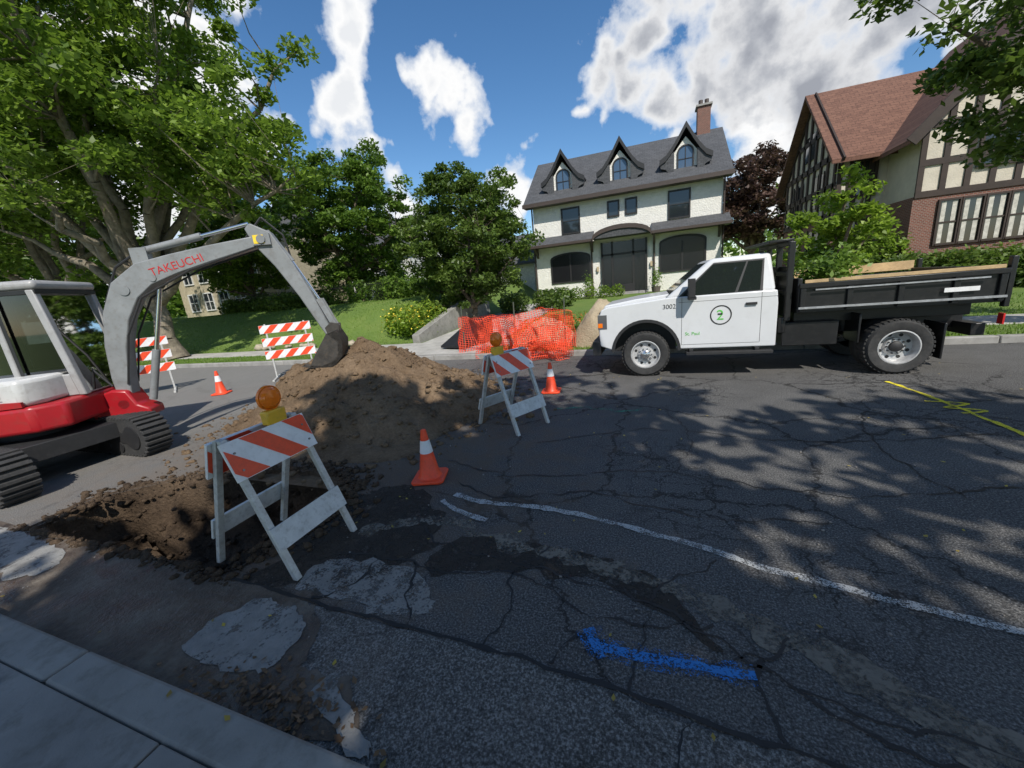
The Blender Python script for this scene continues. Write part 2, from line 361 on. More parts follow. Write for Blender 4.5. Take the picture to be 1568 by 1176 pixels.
# kerbs & sidewalks
kb=B().mat(conc('kerb_concrete',(.25,.242,.22),.6))
x=-60
while x<14:
    kb.box(x+.006,x+2.99,.60,.79,-.04,.10); x+=3
kb.obj('kerb',bevel=.02)
kb=B().mat(concm); x=-120
while x<40:
    kb.box(x+.006,x+2.99,9.60,9.76,-.04,.135); x+=3
kb.obj('kerb',bevel=.02)
sw=B().mat(concd); x=-62.0
while x<14:
    sw.box(x+.008,x+1.492,-1.0,.595,.0,.10); x+=1.5
sw.mat(M('joint_dirt',(.03,.027,.022),.9)); sw.box(-62,14,-1.0,.61,.055,.082)
sw.obj('sidewalk',bevel=.006)
sw=B().mat(concl); x=-90
while x<40:
    sw.box(x+.01,x+1.49,11.0,12.3,.0,.15); x+=1.5
sw.obj('sidewalk',bevel=.006)
pb=B().mat(M('rusty_plate_metal',(.13,.06,.045),.7,.3,.3,12,.3)); pb.box(-3.55,-3.22,.30,.52,.102,.118); pb.obj('steel_plate',bevel=.004)
dv=B().mat(concl)
dv.add([(-8.2,9.76,.137),(-4.6,9.76,.137),(-4.8,11,.155),(-8.0,11,.155),(-4.8,12.4,.17),(-8.0,12.4,.17),(-5,20,.52),(-8,20,.52),(-5,25,.7),(-8,25,.7)],[(0,1,2,3),(3,2,4,5),(5,4,6,7),(7,6,8,9)])
dv.obj('driveway')
# ------------------------------------------------------------ dirt
def dirtm(name,lo,hi):
    m,nt,b=nodes(name)
    f=math_(nt,'ADD',math_(nt,'MULTIPLY',noise(nt,1.6,4,.7),.6),math_(nt,'MULTIPLY',noise(nt,28,3,.7),.4))
    nt.links.new(ramp(nt,f,[(.35,lo),(.65,hi)]),b.inputs['Base Color']); b.inputs['Roughness'].default_value=.95; b.inputs['Specular IOR Level'].default_value=.15
    bump(nt,b,noise(nt,24,4,.75),1.0,.05); return m
dm_=dirtm('excavated_soil',(.12,.078,.045),(.27,.19,.12)); dmd=dirtm('dark_soil',(.045,.031,.021),(.14,.098,.064))
def mound(name,cx,cy,rx,ry,h,n,mat,seed,pw=1.25):
    V=[];Fc=[]
    for j in range(n+1):
        for i in range(n+1):
            u=-1.25+2.5*i/n;v=-1.25+2.5*j/n
            x=cx+u*rx;y=cy+v*ry
            wob=1+.16*mnoise.noise(Vector((x*.9,y*.9,seed)))
            rr=math.hypot(u,v)/wob
            z=h*max(0,1-rr)*pw/(1+ (pw-1)*max(0,1-rr))
            if rr<1.02: z+=.07*min(1,max(0,1.05-rr)*4)*mnoise.fractal(Vector((x*1.7,y*1.7,seed)),.8,2,5)*2*h+.015
            else: z=-.05 if rr>1.12 else -.02
            V.append((x,y,z))
    for j in range(n):
        for i in range(n): Fc.append((j*(n+1)+i,j*(n+1)+i+1,(j+1)*(n+1)+i+1,(j+1)*(n+1)+i))
    return npmesh(name,V,Fc,[mat],smooth=True)
mnd=mound('dirt_mound',-4.75,5.35,2.4,2.05,1.2,110,dm_,3.3)
ico=[(-.53,.85,0),(.53,.85,0),(-.53,-.85,0),(.53,-.85,0),(0,-.53,.85),(0,.53,.85),(0,-.53,-.85),(0,.53,-.85),(.85,0,-.53),(.85,0,.53),(-.85,0,-.53),(-.85,0,.53)]
icf=[(0,11,5),(0,5,1),(0,1,7),(0,7,10),(0,10,11),(1,5,9),(5,11,4),(11,10,2),(10,7,6),(7,1,8),(3,9,4),(3,4,2),(3,2,6),(3,6,8),(3,8,9),(4,9,5),(2,4,11),(6,2,10),(8,6,7),(9,8,1)]
def clods(name,pts,s0,s1,mat,seed=1,pw=4):
    rd=np.random.RandomState(seed); P=np.array(pts); n=len(P)
    S=s0+(s1-s0)*rd.rand(n)**pw; I=np.array(ico)
    V=P[:,None,:]+I[None]*S[:,None,None]*(.6+.8*rd.rand(n,12,1))*np.array([1,1,.7])
    Fc=(np.array(icf)[None]+ (np.arange(n)*12)[:,None,None]).reshape(-1,3)
    return npmesh(name,V.reshape(-1,3),Fc,[mat])
mv=[v.co.copy() for v in mnd.data.vertices if v.co.z>.02]
pts=[]
for i in range(2200):
    v=random.choice(mv); pts.append((v.x+random.uniform(-.03,.03),v.y+random.uniform(-.03,.03),v.z+.005))
for i in range(1600):
    a=random.uniform(0,6.28); q=1+abs(random.gauss(0,.16)); pts.append((-4.75+2.3*q*math.cos(a),5.35+2.05*q*math.sin(a),.008))
o=clods('soil_clods',pts,.006,.06,dm_); o.parent=mnd
mound('dirt_spill',-4.3,3.75,1.6,.55,.10,50,dm_,7.1)
V=[];Fc=[];n=len(hp); cx=sum(q[0] for q in hp)/n; cy=sum(q[1] for q in hp)/n
rings=[(1.03,.014),(1.0,-.005),(.985,-.12),(.965,-.30),(.94,-.52),(.88,-.70),(.74,-.80),(.5,-.86),(.25,-.88),(.02,-.88)]
for k,(s_,z) in enumerate(rings):
    for i,q in enumerate(hp):
        x=cx+(q[0]-cx)*s_;y=cy+(q[1]-cy)*s_
        nn=mnoise.fractal(Vector((x*2.5,y*2.5,z*4)),.8,2,5)*.11*(1 if k>1 else 0)
        V.append((x+nn*(-1 if x>cx else 1)*.7,y+nn*.7*(-1 if y>cy else 1),z+nn))
for k in range(len(rings)-1):
    for i in range(n): Fc.append((k*n+i,k*n+(i+1)%n,(k+1)*n+(i+1)%n,(k+1)*n+i))
pit=npmesh('excavation_pit',V,Fc,[dmd],smooth=True)
pts=[]
for i in range(2200):
    k=random.choice(range(2,len(rings)-1)); j=random.randrange(n); q=V[k*n+j]; pts.append((q[0]+random.uniform(-.08,.08),q[1]+random.uniform(-.08,.08),q[2]+.01))
for i in range(1500):
    q=random.choice(hp); pts.append((q[0]+random.gauss(0,.14),q[1]+abs(random.gauss(0,.12))*(1 if q[1]>1.6 else -.3),.01))
o=clods('pit_rubble',pts,.006,.05,dmd,5); o.parent=pit
# ------------------------------------------------------------ leaves / trees
def leafmesh(name,C,S,mat,parent=None,seed=0,upb=.5,ar=.55):
    rd=np.random.RandomState(seed); n=len(C)
    nrm=rd.normal(size=(n,3)); nrm[:,2]=np.abs(nrm[:,2])+upb; nrm/=np.linalg.norm(nrm,axis=1)[:,None]
    t=rd.normal(size=(n,3)); t-=nrm*(t*nrm).sum(1)[:,None]; t/=np.linalg.norm(t,axis=1)[:,None]
    b_=np.cross(nrm,t); s=(S*(.65+.7*rd.rand(n)))[:,None]
    V=np.stack([C-t*s,C+b_*s*ar-t*s*.1-nrm*s*.12,C+t*s,C-b_*s*ar-t*s*.1-nrm*s*.12],1).reshape(-1,3)
    Fc=np.arange(4*n).reshape(-1,4)
    return npmesh(name,V,Fc,[mat],parent)
bark=M('bark',(.15,.12,.09),.9,0,.35,5,.9,22,.04,.2); barkl=M('pale_bark',(.21,.18,.135),.9,0,.35,5,.9,22,.04,.2)
def clumps(rd,c,rad,n,shell=.45,zlow=-1):
    out=[]
    while len(out)<n:
        v=rd.normal(size=3); v/=np.linalg.norm(v); q=rd.rand()**shell
        if v[2]*q<zlow: continue
        l=1+.22*mnoise.noise(Vector((v[0]*1.7+c[0],v[1]*1.7,v[2]*1.7)))+.12*mnoise.noise(Vector((v[0]*4+c[0],v[1]*4,v[2]*4)))
        out.append([c[i]+v[i]*q*rad[i]*l for i in range(3)])
    return np.array(out)
def tree(name,base,fork,c,rad,ncl,per,ls,cr,mat,seed,tr=.28,limbs=7,bm=None,shell=.45,zlow=-1,extra=None):
    rd=np.random.RandomState(seed); e=empty(name); bm=bm or bark
    C=clumps(rd,c,rad,ncl,shell,zlow)
    if extra is not None:
        for (ec,er,en) in extra: C=np.vstack([C,clumps(rd,ec,er,en,shell)])
    bb=B().mat(bm); base=Vector(base); fork=Vector(fork)
    k=6; nodesP=[]
    pts=[base.lerp(fork,i/k)+Vector((rd.normal()*.04,rd.normal()*.04,0))*(i>0) for i in range(k+1)]
    rs=[tr*(1.45 if i==0 else 1.12 if i==1 else 1-.35*i/k) for i in range(k+1)]
    bb.path(pts,rs,10)
    idx=[rd.randint(len(C))]
    while len(idx)<limbs:
        dd=np.min([np.linalg.norm(C-C[i],axis=1) for i in idx],axis=0); idx.append(int(np.argmax(dd+rd.rand(len(C))*1.0)))
    for i in idx:
        tgt=Vector(C[i]); st=fork.lerp(base,rd.rand()*.25); mid=st.lerp(tgt,.5)+Vector((0,0,rd.uniform(.02,.14)*(tgt-st).length))
        P=[]; m_=8
        for q in range(m_+1):
            t=q/m_; w_=st*(1-t)**2+mid*2*t*(1-t)+tgt*t*t; P.append(w_+Vector(rd.normal(size=3))*.13*(0<q<m_)*min(1,tr*3))
        r_=[tr*.52*(1-t/m_)**.8+.02 for t in range(m_+1)]
        bb.path(P,r_,7)
        nodesP+= [(P[q],r_[q]) for q in range(2,m_+1)]
    NP=np.array([list(q[0]) for q in nodesP])
    for cc in C:
        dd=np.linalg.norm(NP-cc,axis=1)+np.maximum(0,NP[:,2]-cc[2])*1.5
        j=int(np.argmin(dd)); a=Vector(NP[j]); q=Vector(cc)
        mid=a.lerp(q,.5)+Vector(rd.normal(size=3))*.12*min(1.5,(q-a).length*.3)
        r0=min(.05,nodesP[j][1]*.6)*min(1,tr*3.2)
        bb.path([a,mid,q],[r0,r0*.6,.006],5)
    bb.obj('trunk_and_branches',e,smooth=True,angle=60)
    L=[]
    for cc in C:
        s_=cr*(.6+.8*rd.rand()); nn=int(per*(.5+rd.rand()))
        v=rd.normal(size=(nn,3)); v/=np.linalg.norm(v,axis=1)[:,None]; v*= (rd.rand(nn)**.5)[:,None]
        L.append(cc+v*s_*np.array([1,1,.62]))
    L=np.vstack(L); leafmesh('leaves',L,ls,mat,e,seed)
    return e
gA=leafm('leaves_green',(.05,.09,.014),(.23,.33,.045),.42)
gB=leafm('leaves_mid_green',(.04,.085,.015),(.17,.27,.04),.38)
gC=leafm('leaves_dark_green',(.04,.075,.016),(.15,.22,.04),.35)
gP=leafm('leaves_purple',(.04,.022,.02),(.13,.08,.06),.25)
gY=leafm('leaves_bright',(.10,.16,.02),(.30,.42,.05),.42)
gS=leafm('leaves_shade_tree',(.04,.09,.015),(.14,.22,.035),.35)
tree('boulevard_tree',(-20.6,11.2,.1),(-20.9,11.2,3.0),(-20.6,11.2,11.2),(8.4,6.0,7.0),430,165,.115,.74,gA,11,.42,16,barkl,shell=.5,zlow=-.66,
     extra=[((-14.3,11.5,7.4),(3.2,2.6,1.9),48),((-20,8.0,12.5),(6,2.6,3.5),50)])
tree('boulevard_tree',(-27.5,11.3,.1),(-27.8,11.3,3.2),(-28.5,11,9.0),(6.5,5.0,5.9),170,160,.13,.82,gA,12,.32,9,barkl,zlow=-.8)
tree('yard_tree',(-17.9,21,1.8),(-17.9,21,3.6),(-17.6,21,6.8),(4.0,3.5,4.3),270,170,.115,.58,gB,13,.25,8,shell=.28)
tree('round_crown_tree',(-7.9,16.8,.5),(-7.9,16.8,1.3),(-7.9,16.8,4.0),(2.85,2.4,3.1),300,150,.085,.42,gC,14,.15,8,shell=.25)
tree('purple_leaf_tree',(7.2,36,.8),(7.2,36,3),(7.0,36,6.5),(3.3,3,3.4),130,150,.15,.7,gP,15,.22,7,shell=.3)
tree('street_tree',(8.6,10.6,.13),(8.4,10.6,2.7),(7.8,10.5,5.9),(3.5,2.8,3.3),140,200,.08,.56,gC,16,.2,8,shell=.5)
tree('young_tree',(3.6,10.7,.13),(3.6,10.7,1.3),(3.7,10.7,2.25),(.9,.8,1.25),44,90,.06,.25,gY,17,.04,6,shell=.6)
tree('yard_tree',(-33,27,2),(-33,27,4),(-33,27,8.5),(7,5,5.5),150,120,.20,1.0,gB,18,.3,8)
tree('yard_tree',(-25.5,19.5,1.8),(-25.5,19.5,3.0),(-25.5,19.5,5.8),(3.6,2.6,3.2),130,130,.14,.62,gA,29,.18,7,shell=.35)
tree('yard_tree',(-13.2,30,1),(-13.2,30,3),(-13.0,30,5.3),(2.3,2.5,3.0),90,130,.14,.7,gB,19,.2,6)
tree('yard_tree',(-44,17,1),(-44,17,4),(-44,17,7.5),(8,6,6),150,120,.22,1.2,gB,20,.3,8)
# street trees on the photographer's side (they shade the road)
tree('shade_tree',(3.4,-4.6,.1),(3.4,-4.4,3.6),(3.2,-3.1,7.6),(4.4,3.7,2.6),84,70,.21,.72,gS,21,.3,8,shell=.6)
tree('shade_tree',(10.5,-4.6,.1),(10.4,-4.4,3.6),(10.2,-3.1,7.6),(4.6,3.7,2.6),88,75,.22,.75,gS,22,.3,8,shell=.6)
tree('shade_tree',(-.6,-4.6,.1),(-.5,-4.4,2.6),(-.1,-3.4,5.4),(2.5,2.2,1.6),42,80,.16,.55,gS,23,.18,7,shell=.6)
rd=np.random.RandomState(5); L=[]
for i in range(400):
    x=rd.uniform(-110,60); y=rd.uniform(46,62); h=rd.uniform(2,7.5)+(2.5*math.sin(x*.21)+1.5)
    if -9<x<6: h=min(h,6)
    cc=np.array([x,y,1+rd.rand()*h]); v=rd.normal(size=(70,3))*np.array([1.4,1.1,.9]); L.append(cc+v)
for i in range(130):
    x=rd.uniform(-75,-26); y=rd.uniform(33,40); cc=np.array([x,y,2+rd.rand()*6]); v=rd.normal(size=(85,3))*np.array([1.1,.9,.8]); L.append(cc+v)
for i in range(130):
    x=rd.uniform(-110,-50); y=rd.uniform(6 if x<-70 else 12,30); cc=np.array([x,y,1+rd.rand()*8]); v=rd.normal(size=(85,3))*np.array([1.2,1.0,.9]); L.append(cc+v)
leafmesh('distant_trees',np.vstack(L),.40,gB,None,5)
def bush(name,bl,ls,mat,seed,per=260):
    rd=np.random.RandomState(seed); L=[]
    for (c,rad) in bl:
        n=int(per*rad[0]*rad[2]/.25); v=rd.normal(size=(n,3)); v/=np.linalg.norm(v,axis=1)[:,None]; v*=(rd.rand(n)**.3)[:,None]
        lob=np.array([1+.25*mnoise.noise(Vector(q*2.2)+Vector(c)) for q in v])
        L.append(np.array(c)+v*np.array(rad)*lob[:,None])
    return leafmesh(name,np.vstack(L),ls,mat,None,seed)
bush('boxwood_shrubs',[((-6.0+.8*i,24.6+.1*(i%2),H(0,24.6)+.35),(.45,.45,.42)) for i in range(6)],.07,gA,31,400)
bush('flower_bed_shrubs',[((-9.3+random.uniform(-1.2,.7),12.9+random.uniform(0,4.5),.8+random.uniform(-.35,.6)),(.42,.42,.4)) for i in range(34)],.065,gY,32,300)
bush('garden_shrubs',[((random.uniform(-4.3,-1.0),random.uniform(12.9,14.5),.4),(.32,.32,.28)) for i in range(14)],.06,gA,33,350)
bush('garden_shrubs',[((random.uniform(-7.6,-4.5),random.uniform(19,22),1.0),(.6,.6,.6)) for i in range(10)],.09,gC,34,300)
bush('garden_shrubs',[((random.uniform(-16,-10.5),random.uniform(18,21),2.3),(.8,.8,.8)) for i in range(16)],.1,gB,35,220)
bush('hillside_shrubs',[((random.uniform(-27,-17),random.uniform(17.2,19),2.2),(.8,.6,.6)) for i in range(16)],.1,gC,37,220)
bush('foundation_shrubs',[((random.uniform(5.2,14),random.uniform(17.0,18.2),1.0),(.8,.7,.7)) for i in range(22)],.09,gC,36,260)
bush('ornamental_shrub',[((7.2+.5*i,18.6,1.6+.5*(i%2)),(.6,.5,.9)) for i in range(3)],.09,gA,38,260)
fl=M('orange_flowers',(.6,.15,.03),.6); rd=np.random.RandomState(8)
leafmesh('flowers',np.stack([rd.uniform(-4.3,-1.2,260),rd.uniform(12.6,13.8,260),rd.uniform(.45,.8,260)],1),.045,fl,None,8)
flw=M('yellow_flowers',(.7,.55,.05),.6)
leafmesh('flowers',np.stack([rd.uniform(-10.2,-8.6,260),rd.uniform(12.6,15,260),rd.uniform(.6,1.5,260)],1),.045,flw,None,9)
n=60000; X=rd.uniform(-32,10,n); Y=9.78+ (rd.rand(n)**1.4)*8.5; keep=~(((Y>10.95)&(Y<12.35))|((X>-8.3)&(X<-4.5)))
X=X[keep];Y=Y[keep];Zs=np.array([H(a,b_) for a,b_ in zip(X,Y)]); n=len(X); a=rd.rand(n)*6.28; hgt=.03+.06*rd.rand(n)
P0=np.stack([X,Y,Zs-.005],1); dx=np.stack([np.cos(a),np.sin(a),0*a],1)*.013
V=np.stack([P0-dx,P0+dx,P0+np.stack([rd.normal(size=n)*.02,rd.normal(size=n)*.02,hgt],1)],1).reshape(-1,3)
npmesh('grass',V,np.arange(3*n).reshape(-1,3),[leafm('grass_blades',(.08,.15,.02),(.18,.28,.04),.3)])
n=190; X=rd.uniform(-5,5,n);Y=rd.uniform(.2,8,n); z=np.where(Y<.78,.108,.014)
k=~((X<-2.5)&(Y>1.3)&(Y<3.3)); C=np.stack([X,Y,z+.004],1)[k]
leafmesh('fallen_leaves',C,.018,leafm('dry_leaves',(.16,.10,.03),(.55,.42,.06),.1,3),None,4,9)
n=260; C=np.stack([rd.normal(-1.75,.25,n),rd.normal(.92,.07,n).clip(.81,1.2),rd.uniform(.012,.03,n)],1)
leafmesh('leaf_litter',C,.018,leafm('brown_litter',(.05,.03,.015),(.2,.12,.06),.1,3),None,4,3)
pts=[(random.uniform(-5,3),random.uniform(.85,4.5),.006) for i in range(900)]
pts=[q for q in pts if not(q[0]<-2.6 and 1.4<q[1]<3.2)]
clods('gravel',pts,.003,.011,M('gravel_stone',(.22,.2,.18),.9,0,.4,20),8)
# ------------------------------------------------------------ stucco house
stucco=M('cream_stucco',(.74,.725,.67),.9,0,.07,3,.9,12,.04,.2,dirt=.12,dcol=(.45,.42,.36))
trim=M('dark_trim',(.022,.021,.021),.5,0,.1); fascia=M('brown_fascia',(.06,.043,.035),.5,0,.1)
glass=glassm('window_glass'); screen=glassm('dark_screen_glass',(.010,.010,.012),.25)
def shingle(name,a,b2,sc=1):
    m,nt,b=nodes(name)
    co_=N(nt,'ShaderNodeTexCoord').outputs['Object']; mp=N(nt,'ShaderNodeSeparateXYZ'); nt.links.new(co_,mp.inputs[0])
    cx_=N(nt,'ShaderNodeCombineXYZ'); nt.links.new(mp.outputs[0],cx_.inputs[0]); nt.links.new(math_(nt,'MULTIPLY',mp.outputs[2],1.4),cx_.inputs[1])
    br=N(nt,'ShaderNodeTexBrick'); nt.links.new(cx_.outputs[0],br.inputs[0]); br.inputs['Scale'].default_value=3.4*sc; br.inputs['Brick Width'].default_value=1.0
    br.inputs['Row Height'].default_value=.55;br.inputs['Mortar Size'].default_value=.03
    br.inputs['Color1'].default_value=(*a,1);br.inputs['Color2'].default_value=(*b2,1);br.inputs['Mortar'].default_value=(a[0]*.35,a[1]*.35,a[2]*.35,1)
    c=mixc(nt,ramp(nt,noise(nt,12,4,.7),[(.35,0),(.7,.6)]),br.outputs[0],[x*1.5 for x in b2])
    nt.links.new(c,b.inputs['Base Color']); b.inputs['Roughness'].default_value=.9; bump(nt,b,br.outputs['Fac'],-.5,.02); return m
roofm=shingle('grey_shingles',(.045,.047,.05),(.075,.077,.082)); roofb=shingle('brown_shingles',(.10,.047,.032),(.16,.08,.053))
brick,nt,b=nodes('red_brick')
br=N(nt,'ShaderNodeTexBrick'); cc_=N(nt,'ShaderNodeTexCoord').outputs['Object']; s3=N(nt,'ShaderNodeSeparateXYZ'); nt.links.new(cc_,s3.inputs[0]); c3=N(nt,'ShaderNodeCombineXYZ')
nt.links.new(math_(nt,'ADD',s3.outputs[0],s3.outputs[1]),c3.inputs[0]); nt.links.new(s3.outputs[2],c3.inputs[1]); nt.links.new(c3.outputs[0],br.inputs[0])
br.inputs['Scale'].default_value=4.5; br.inputs['Color1'].default_value=(.20,.07,.045,1); br.inputs['Color2'].default_value=(.13,.045,.03,1); br.inputs['Mortar'].default_value=(.22,.19,.16,1); br.inputs['Mortar Size'].default_value=.03
nt.links.new(br.outputs[0],b.inputs['Base Color']); b.inputs['Roughness'].default_value=.9
hs_=empty('stucco_house')
YF=27.0; X0,X1=-7.55,3.85
wb=B().mat(stucco); wb.box(X0,X1,YF,YF+8,.3,6.75)
for xx in (X0+.01,X1-.26): wb.prism([(YF+.0,6.75),(YF+8,6.75),(YF+4.0,10.1)],xx,xx+.25,'x')
wb.obj('walls',hs_)
rf=B().mat(roofm)
def slab(bd,p0,p1,p2,p3,t=.14):
    bd.hexa([(q[0],q[1],q[2]-t) for q in (p0,p1,p2,p3)]+[p0,p1,p2,p3])
ey=26.35; sl=(10.45-6.95)/(31-ey)
slab(rf,(-8.0,ey,6.98),(4.25,ey,6.98),(4.25,31,10.45),(-8.0,31,10.45),.12)
slab(rf,(-8.0,31,10.45),(4.25,31,10.45),(4.25,35.65,6.98),(-8.0,35.65,6.98),.12)
slab(rf,(-7.95,26.05,4.32),(-3.55,26.05,4.32),(-3.55,26.99,4.85),(-7.95,26.99,4.85),.1)
slab(rf,(-.05,26.05,4.32),(4.2,26.05,4.32),(4.2,26.99,4.85),(-.05,26.99,4.85),.1)
arc=[]
for i in range(13):
    t=math.pi*i/12; arc.append((-1.8-1.75*math.cos(t),4.28+.62*math.sin(t)))
rf.prism(arc+[(q[0],q[1]-.001) for q in [( -.05,4.26),(-3.55,4.26)]],25.9,26.99,'y')
rf.obj('roof',hs_)
tr_=B().mat(fascia)
tr_.box(-8.05,4.3,26.25,26.345,6.74,6.97); tr_.box(-8.0,4.25,26.345,YF-.002,6.74,6.80)
tr_.box(-8.0,-3.56,25.96,26.045,4.16,4.31); tr_.box(-.04,4.25,25.96,26.045,4.16,4.31)
tr_.box(-7.95,-3.56,26.045,YF-.002,4.16,4.2);tr_.box(-.04,4.2,26.045,YF-.002,4.16,4.2)
for i in range(12):
    a,q=arc[i],arc[i+1]
    tr_.hexa([(a[0],25.82,a[1]-.22),(q[0],25.82,q[1]-.22),(q[0],25.9,q[1]-.22),(a[0],25.9,a[1]-.22),(a[0],25.82,a[1]+.03),(q[0],25.82,q[1]+.03),(q[0],25.9,q[1]+.03),(a[0],25.9,a[1]+.03)])
tr_.tube((-3.75,26.9,4.2),(-3.75,26.9,.6),.05); tr_.tube((.1,26.9,4.2),(.1,26.9,.6),.05); tr_.tube((-7.6,26.9,6.8),(-7.6,26.9,.6),.05); tr_.tube((3.9,26.9,6.8),(3.9,26.9,.6),.05)
for xx in (-7.4,-3.7,.1,3.7): tr_.prism([(26.1,4.16),(26.98,4.16),(26.98,3.55)],xx-.06,xx+.06,'x')
tr_.obj('fascia_and_gutters',hs_)
wn=B()
def window(bd,x0,x1,z0,z1,y,bars=(1,1),g=glass,f=trim,fw_=.09):
    bd.mat(g); bd.box(x0,x1,y-.015,y-.003,z0,z1)
    bd.mat(f)
    bd.box(x0-fw_,x0,y-.07,y-.002,z0-fw_,z1+fw_); bd.box(x1,x1+fw_,y-.07,y-.002,z0-fw_,z1+fw_)
    bd.box(x0,x1,y-.07,y-.002,z1,z1+fw_); bd.box(x0,x1,y-.09,y-.002,z0-fw_,z0)
    for i in range(1,bars[0]):
        xx=x0+(x1-x0)*i/bars[0]; bd.box(xx-.025,xx+.025,y-.05,y-.016,z0,z1)
    for i in range(1,bars[1]):
        zz=z0+(z1-z0)*i/bars[1]; bd.box(x0,x1,y-.045,y-.0165,zz-.025,zz+.025)
for (a,q,c,d_) in ((-5.55,-4.5,4.95,6.4),(.98,2.05,4.98,6.42)): window(wn,a,q,c,d_,YF,(1,2))
window(wn,-2.58,-2.02,5.62,6.4,YF);window(wn,-1.5,-.95,5.62,6.4,YF)
def archwin(bd,x0,x1,z0,z1,rise,y,g,f,fw_=.1):
    n=10; pt=[(x0,z0),(x1,z0)]
    for i in range(n+1):
        t=math.pi*i/n; pt.append(((x0+x1)/2+(x1-x0)/2*math.cos(t),z1-rise+rise*math.sin(t)))
    bd.mat(g); bd.prism(pt,y-.02,y-.003)
    bd.mat(f); cx=(x0+x1)/2; cz=(z0+z1)/2
    for i in range(len(pt)):
        a=pt[i];q=pt[(i+1)%len(pt)]
        def ex(p_): return (p_[0]+fw_*(1 if p_[0]>cx+.001 else -1 if p_[0]<cx-.001 else 0)*min(1,abs(p_[0]-cx)/((x1-x0)/2)*1.0),p_[1]+fw_*(1 if p_[1]>cz else -1))
        A,Q=ex(a),ex(q)
        bd.hexa([(a[0],y-.07,a[1]),(q[0],y-.07,q[1]),(Q[0],y-.07,Q[1]),(A[0],y-.07,A[1]),(a[0],y-.002,a[1]),(q[0],y-.002,q[1]),(Q[0],y-.002,Q[1]),(A[0],y-.002,A[1])])
archwin(wn,-6.45,-3.95,1.85,3.62,.35,YF,screen,trim); archwin(wn,.5,2.95,1.9,3.85,.35,YF,screen,trim)
wn.mat(trim)
for xx in (-5.2,1.72): wn.box(xx-.05,xx+.05,YF-.06,YF-.021,1.85,3.6)
wn.obj('windows',hs_)
dr=B().mat(screen); dr.box(-3.1,-.35,26.9,26.995,.85,4.0)
dr.mat(trim)
for xx in (-3.15,-2.5,-1.2,-.42): dr.box(xx,xx+.12,26.84,26.898,.85,4.05)
dr.box(-2.38,-1.2,26.85,26.897,.85,1.35); dr.box(-3.1,-.35,26.84,26.899,3.2,3.32)
dr.mat(concm)
for i in range(4): dr.box(-3.2,-.3,25.2+.35*i,26.83,.35,.5+.12*i+.0)
dr.mat(trim); dr.tube((-3.1,25.3,.5),(-3.1,25.3,1.45),.02); dr.tube((-3.1,25.3,1.45),(-3.1,26.8,1.85),.02)
dr.tube((-.4,25.3,.5),(-.4,25.3,1.45),.02); dr.tube((-.4,25.3,1.45),(-.4,26.8,1.85),.02)
dr.mat(glassm('porch_lantern_glass',(.5,.4,.25),.3))
dr.box(-3.45,-3.32,26.85,26.95,2.3,2.6); dr.box(-.12,.0,26.85,26.95,2.3,2.6)
dr.obj('entrance_door_and_steps',hs_)
for xx in (-3.9,.2):
    pt_=empty('potted_plant'); a=B().mat(M('terracotta_pot',(.12,.10,.09),.8)); a.lathe((xx,25.9,.55),(0,0,1),[(.0,0),(.18,0),(.28,.5),(.25,.5),(0,.45)],16); a.obj('pot',pt_,smooth=True)
    rr_=np.random.RandomState(3); leafmesh('plant_leaves',np.array([xx,25.9,1.55])+rr_.normal(size=(420,3))*np.array([.18,.18,.32]),.06,gB,pt_,3)
for cx in (-5.45,-1.85,1.85):
    db=B(); yf=27.35
    z0=6.98+(yf-ey)*sl*.99-.25
    db.mat(stucco); db.prism([(cx-.95,z0),(cx+.95,z0),(cx+.75,8.4),(cx,9.35),(cx-.75,8.4)],yf,yf+3.4)
    prof=[(0,10.0),(.35,9.40),(.7,8.85),(1.05,8.42),(1.42,8.2)]
    for s_ in (-1,1):
        for i in range(4):
            a,q=prof[i],prof[i+1]
            db.mat(roofm)
            db.hexa([(cx+s_*a[0],yf-.28,a[1]-.09),(cx+s_*q[0],yf-.28,q[1]-.09),(cx+s_*q[0],yf+3.4,q[1]-.09),(cx+s_*a[0],yf+3.4,a[1]-.09),
                     (cx+s_*a[0],yf-.28,a[1]),(cx+s_*q[0],yf-.28,q[1]),(cx+s_*q[0],yf+3.4,q[1]),(cx+s_*a[0],yf+3.4,a[1])])
            db.mat(trim)
            db.hexa([(cx+s_*a[0],yf-.36,a[1]-.26),(cx+s_*q[0],yf-.36,q[1]-.24),(cx+s_*q[0],yf-.285,q[1]-.24),(cx+s_*a[0],yf-.285,a[1]-.26),
                     (cx+s_*a[0],yf-.36,a[1]+.04),(cx+s_*q[0],yf-.36,q[1]+.04),(cx+s_*q[0],yf-.285,q[1]+.04),(cx+s_*a[0],yf-.285,a[1]+.04)])
        db.mat(roofm)
        db.prism([(cx+s_*.62,8.6),(cx+s_*1.40,8.1),(cx+s_*1.36,7.8),(cx+s_*1.05,7.68),(cx+s_*.95,z0),(cx+s_*.62,z0)],yf-.27,yf-.004)
    archwin(db,cx-.38,cx+.38,7.55,8.85,.38,yf,glassm('dormer_glass',(.06,.10,.16),.05),trim,.07)
    db.mat(trim); db.box(cx-.02,cx+.02,yf-.05,yf-.021,7.55,8.8); db.box(cx-.38,cx+.38,yf-.05,yf-.022,8.15,8.19)
    db.obj('dormer',hs_)
cb=B().mat(brick); cb.box(2.75,3.5,30.6,31.4,9.5,11.75); cb.mat(concm); cb.box(2.66,3.59,30.51,31.49,11.751,11.86); cb.mat(fascia)
cb.tube((2.95,31,11.86),(2.95,31,12.2),.13); cb.tube((3.3,31,11.86),(3.3,31,12.2),.13); cb.obj('chimney',hs_)
